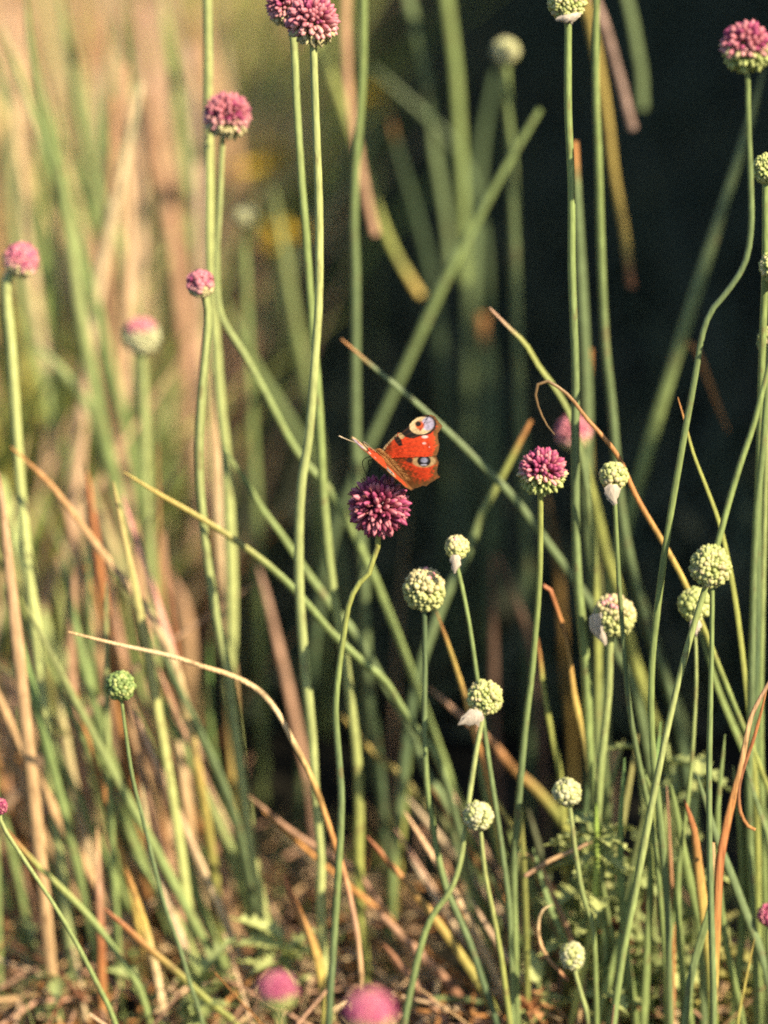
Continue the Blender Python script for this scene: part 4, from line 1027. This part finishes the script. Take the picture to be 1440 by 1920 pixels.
def hind_col(P):
    C = np.tile(np.array(RED), (len(P), 1)) * (1 + 0.22 * nr.normal(0, 1, (len(P), 1))).clip(.4, 1.7)
    j = nr.normal(0, 9, len(P)) + 14 * mottle(P)
    body = (P - HEAD) @ TX                    # distance from the body line
    ang = np.arctan2(P[:, 1] - 545, P[:, 0] - 545); rad = np.hypot(P[:, 0] - 545, P[:, 1] - 545)
    for v in np.linspace(.02, .85, 8):
        mixc(C, .4 * (1 - ss(np.abs(ang - v) * rad, 2.0, 5.0)) * (rad > 100), (0.12, 0.05, 0.02))
    mixc(C, 1 - ss(body + j, 70, 135), BRN)
    mixc(C, (1 - ss(np.abs(P[:, 1] - 560) + j, 12, 34)) * (P[:, 0] < 830), BRN)
    outer = dist_poly(P, HIND[5:18])
    mixc(C, 1 - ss(outer + j, 28, 52), MAR)
    mixc(C, 1 - ss(outer + j * .5, 2, 9), (0.14, 0.07, 0.03))
    mixc(C, 1 - ss(ell(P, 935, 598, 115, 62, 0), .8, 1.05), (0.36, 0.25, 0.12))
    mixc(C, 1 - ss(ell(P, 805, 590, 32, 24, 0), .7, 1.1), (0.05, .025, .02))
    mixc(C, 1 - ss(ell(P, 936, 596, 62, 52, 0), .92, 1.04), BLK)
    mixc(C, 1 - ss(ell(P, 938, 590, 36, 28, 0), .6, 1.1), (0.24, 0.26, 0.36))
    mixc(C, 1 - ss(ell(P, 934, 632, 34, 8, 0), .6, 1.1), (0.4, 0.4, 0.5))
    return dust(C, P)
bfly_c = atd(CX + 640 / CS, CY + 640 / CS, 0)
bfly = empty('butterfly', bfly_c)
tag(bfly, 'orange red butterfly with eyespots, wings half open, perched on the purple flower', 'butterfly')
BO = np.array(bfly_c)
def wing_pos(P, left):
    rel = P - HEAD
    s = rel @ AX; t = rel @ TX           # along the body (towards the head) and out from it
    depth = -s * 0.00004                  # metres per crop pixel: the head end lies a little farther
    u = 1 / CS / FPX * D                  # metres per crop pixel
    if left:
        scr = HEAD + s[:, None] * AX + t[:, None] * np.array((-.52, -.335))
        depth = -s * u * 0.15 - t * u * 0.78 - 0.010 + 0.0006 * np.sin(t / 90)
    else:
        scr = P
        depth = -s * u * 0.15 - t * u * 0.28 - 0.008 - 0.0022 * np.sin(np.clip(t, 0, 600) / 600 * math.pi)
    out = [atd(CX + x / CS, CY + y / CS, d) for (x, y), d in zip(scr, depth)]
    return np.array([tuple(p) for p in out])
def wing(name, poly, colf, left, lift):
    ctr = np.array(poly).mean(0)
    pts = []
    pl = poly + poly[:1]
    for a, b in zip(pl, pl[1:]):
        k = max(2, int(math.hypot(b[0] - a[0], b[1] - a[1]) / 6))
        for i in range(k): pts.append((a[0] + (b[0] - a[0]) * i / k, a[1] + (b[1] - a[1]) * i / k))
    E = np.array(pts); n = len(E)
    E = E + nr.normal(0, 1.3, E.shape)
    rings = 46
    P = np.vstack([ctr[None]] + [ctr + (E - ctr) * (i / rings) for i in range(1, rings + 1)])
    W = wing_pos(P, left)
    F = [(0, 1 + k, 1 + (k + 1) % n, 0) for k in range(n)]
    for i in range(rings - 1):
        a, b = 1 + i * n, 1 + (i + 1) * n
        for k in range(n): F.append((a + k, b + k, b + (k + 1) % n, a + (k + 1) % n))
    F3 = [f[:3] for f in F[:n]] + F[n:]
    nrm = np.cross(W[1 + (rings - 1) * n + n // 3] - W[0], W[1 + (rings - 1) * n] - W[0]); nrm /= np.linalg.norm(nrm)
    view = np.array(CAM) - W[0]
    if nrm @ view < 0: nrm = -nrm
    W = W + nrm * lift
    m = len(W)
    W2 = W - nrm * 0.00012
    C = np.clip(colf(P), 0.005, 1)
    Cu = np.tile(np.array((0.045, 0.032, 0.025)), (m, 1)) * (1 + 0.4 * nr.normal(0, 1, (m, 1))).clip(.3, 2)
    FF = F3 + [tuple(m + i for i in reversed(f)) for f in F3]
    a = 1 + (rings - 1) * n
    FF += [(a + k, a + (k + 1) % n, m + a + (k + 1) % n, m + a + k) for k in range(n)]
    return obj(name, mesh(name, np.vstack([W, W2]) - BO, FF, np.vstack([C, Cu]), M_WING), bfly)
wing('forewing', FORE, fore_col, False, 0.0003)
wing('hindwing', HIND, hind_col, False, 0.0)
wing('forewing', FORE, fore_col, True, 0.0003)['label'] = 'forewing seen almost edge on'
wing('hindwing', HIND, hind_col, True, 0.0)['label'] = 'hindwing seen almost edge on'
# body: head, thorax and abdomen as one tapering furry mesh along the valley of the wings
u = 1 / CS / FPX * D
BP = []; BRD = []
for s, r in [(-20, 4), (-8, 20), (10, 27), (28, 22), (45, 20), (70, 34), (105, 42), (140, 40), (175, 32), (210, 30), (260, 29), (310, 24), (355, 15), (385, 4)]:
    p = HEAD - AX * s + TX * (-6)
    BP.append(tuple(atd(CX + p[0] / CS, CY + p[1] / CS, s * u * 0.15 - 0.0095))); BRD.append(r * u * .8)
Bp = np.array(BP)
k = np.linspace(0, len(Bp) - 1, 40)
Bc = np.stack([np.interp(k, range(len(Bp)), Bp[:, i]) for i in range(3)], 1)
Br = np.interp(k, range(len(Bp)), BRD)
V, F, C = sweep(Bc - BO, Br, [(0.05, .035, .02), (0.16, .08, .03), (0.24, .11, .035), (0.17, .08, .03), (0.10, .05, .025)], 14)
obj('body', mesh('body', V, F, C, M_FUR), bfly)
hv, hf, hc, off = [], [], [], 0
for i in range(1500):
    q = rng.randrange(4, 38); a = rng.uniform(0, 6.28)
    base = V[q * 14 + int(a / 6.2832 * 14) % 14]; d = base - (Bc[q] - BO); d = d / (np.linalg.norm(d) + 1e-9)
    tdir = (Bc[min(q + 1, 39)] - Bc[q - 1]); tdir /= np.linalg.norm(tdir)
    L = rng.uniform(.0010, .0032)
    P = np.array([base, base + (d * .7 + tdir * .4) * L * .6, base + (d * .8 + tdir * .9) * L])
    v, f, c = sweep(P, np.array([1, .8, .2]) * .00006, [(0.22, .10, .035), (0.36, .19, .07)], 3)
    hv.append(v); hf.append(f + off); hc.append(c); off += len(v)
obj('fur', mesh('fur', np.vstack(hv), np.vstack(hf), np.vstack(hc), M_FUR), bfly, 'stuff')
def thread(name, cr, w, cols, parent=bfly):
    P = resample([atd(CX + x / CS, CY + y / CS, d - .008) for x, y, d in cr], 16)
    rad = w * u / 2 * np.interp(np.linspace(0, 1, 16), [0, .85, .93, 1], [1, .8, 1.5 if name == 'antenna' else .6, .6])
    V, F, C = sweep(P - BO, rad, cols, 6)
    return obj(name, mesh(name, V, F, C, M_FUR), parent)
thread('antenna', [(478, 486, .001), (400, 462, .0), (300, 425, -.002), (230, 398, -.003), (168, 370, -.004)], 8, [(.1, .07, .05), (.3, .24, .16), (0.6, .5, .36)])
thread('antenna', [(470, 494, .002), (420, 440, .006), (390, 425, .008)], 7, [(.1, .07, .05), (.25, .2, .14), (0.5, .4, .3)])
thread('leg', [(520, 590, 0), (470, 585, -.001), (435, 600, -.002), (445, 650, -.002), (440, 730, -.003)], 10, [BLK, (.03, .025, .02)])
thread('leg', [(500, 560, 0), (440, 560, -.001), (390, 590, -.001), (385, 640, -.001), (420, 720, -.001)], 9, [BLK, (.03, .025, .02)])
thread('leg', [(560, 640, 0), (540, 660, .001), (530, 700, .001), (540, 760, .001)], 10, [BLK, (.03, .025, .02)])
thread('leg', [(600, 650, .004), (620, 690, .006), (610, 740, .006), (600, 790, .004)], 10, [BLK, (.03, .025, .02)])
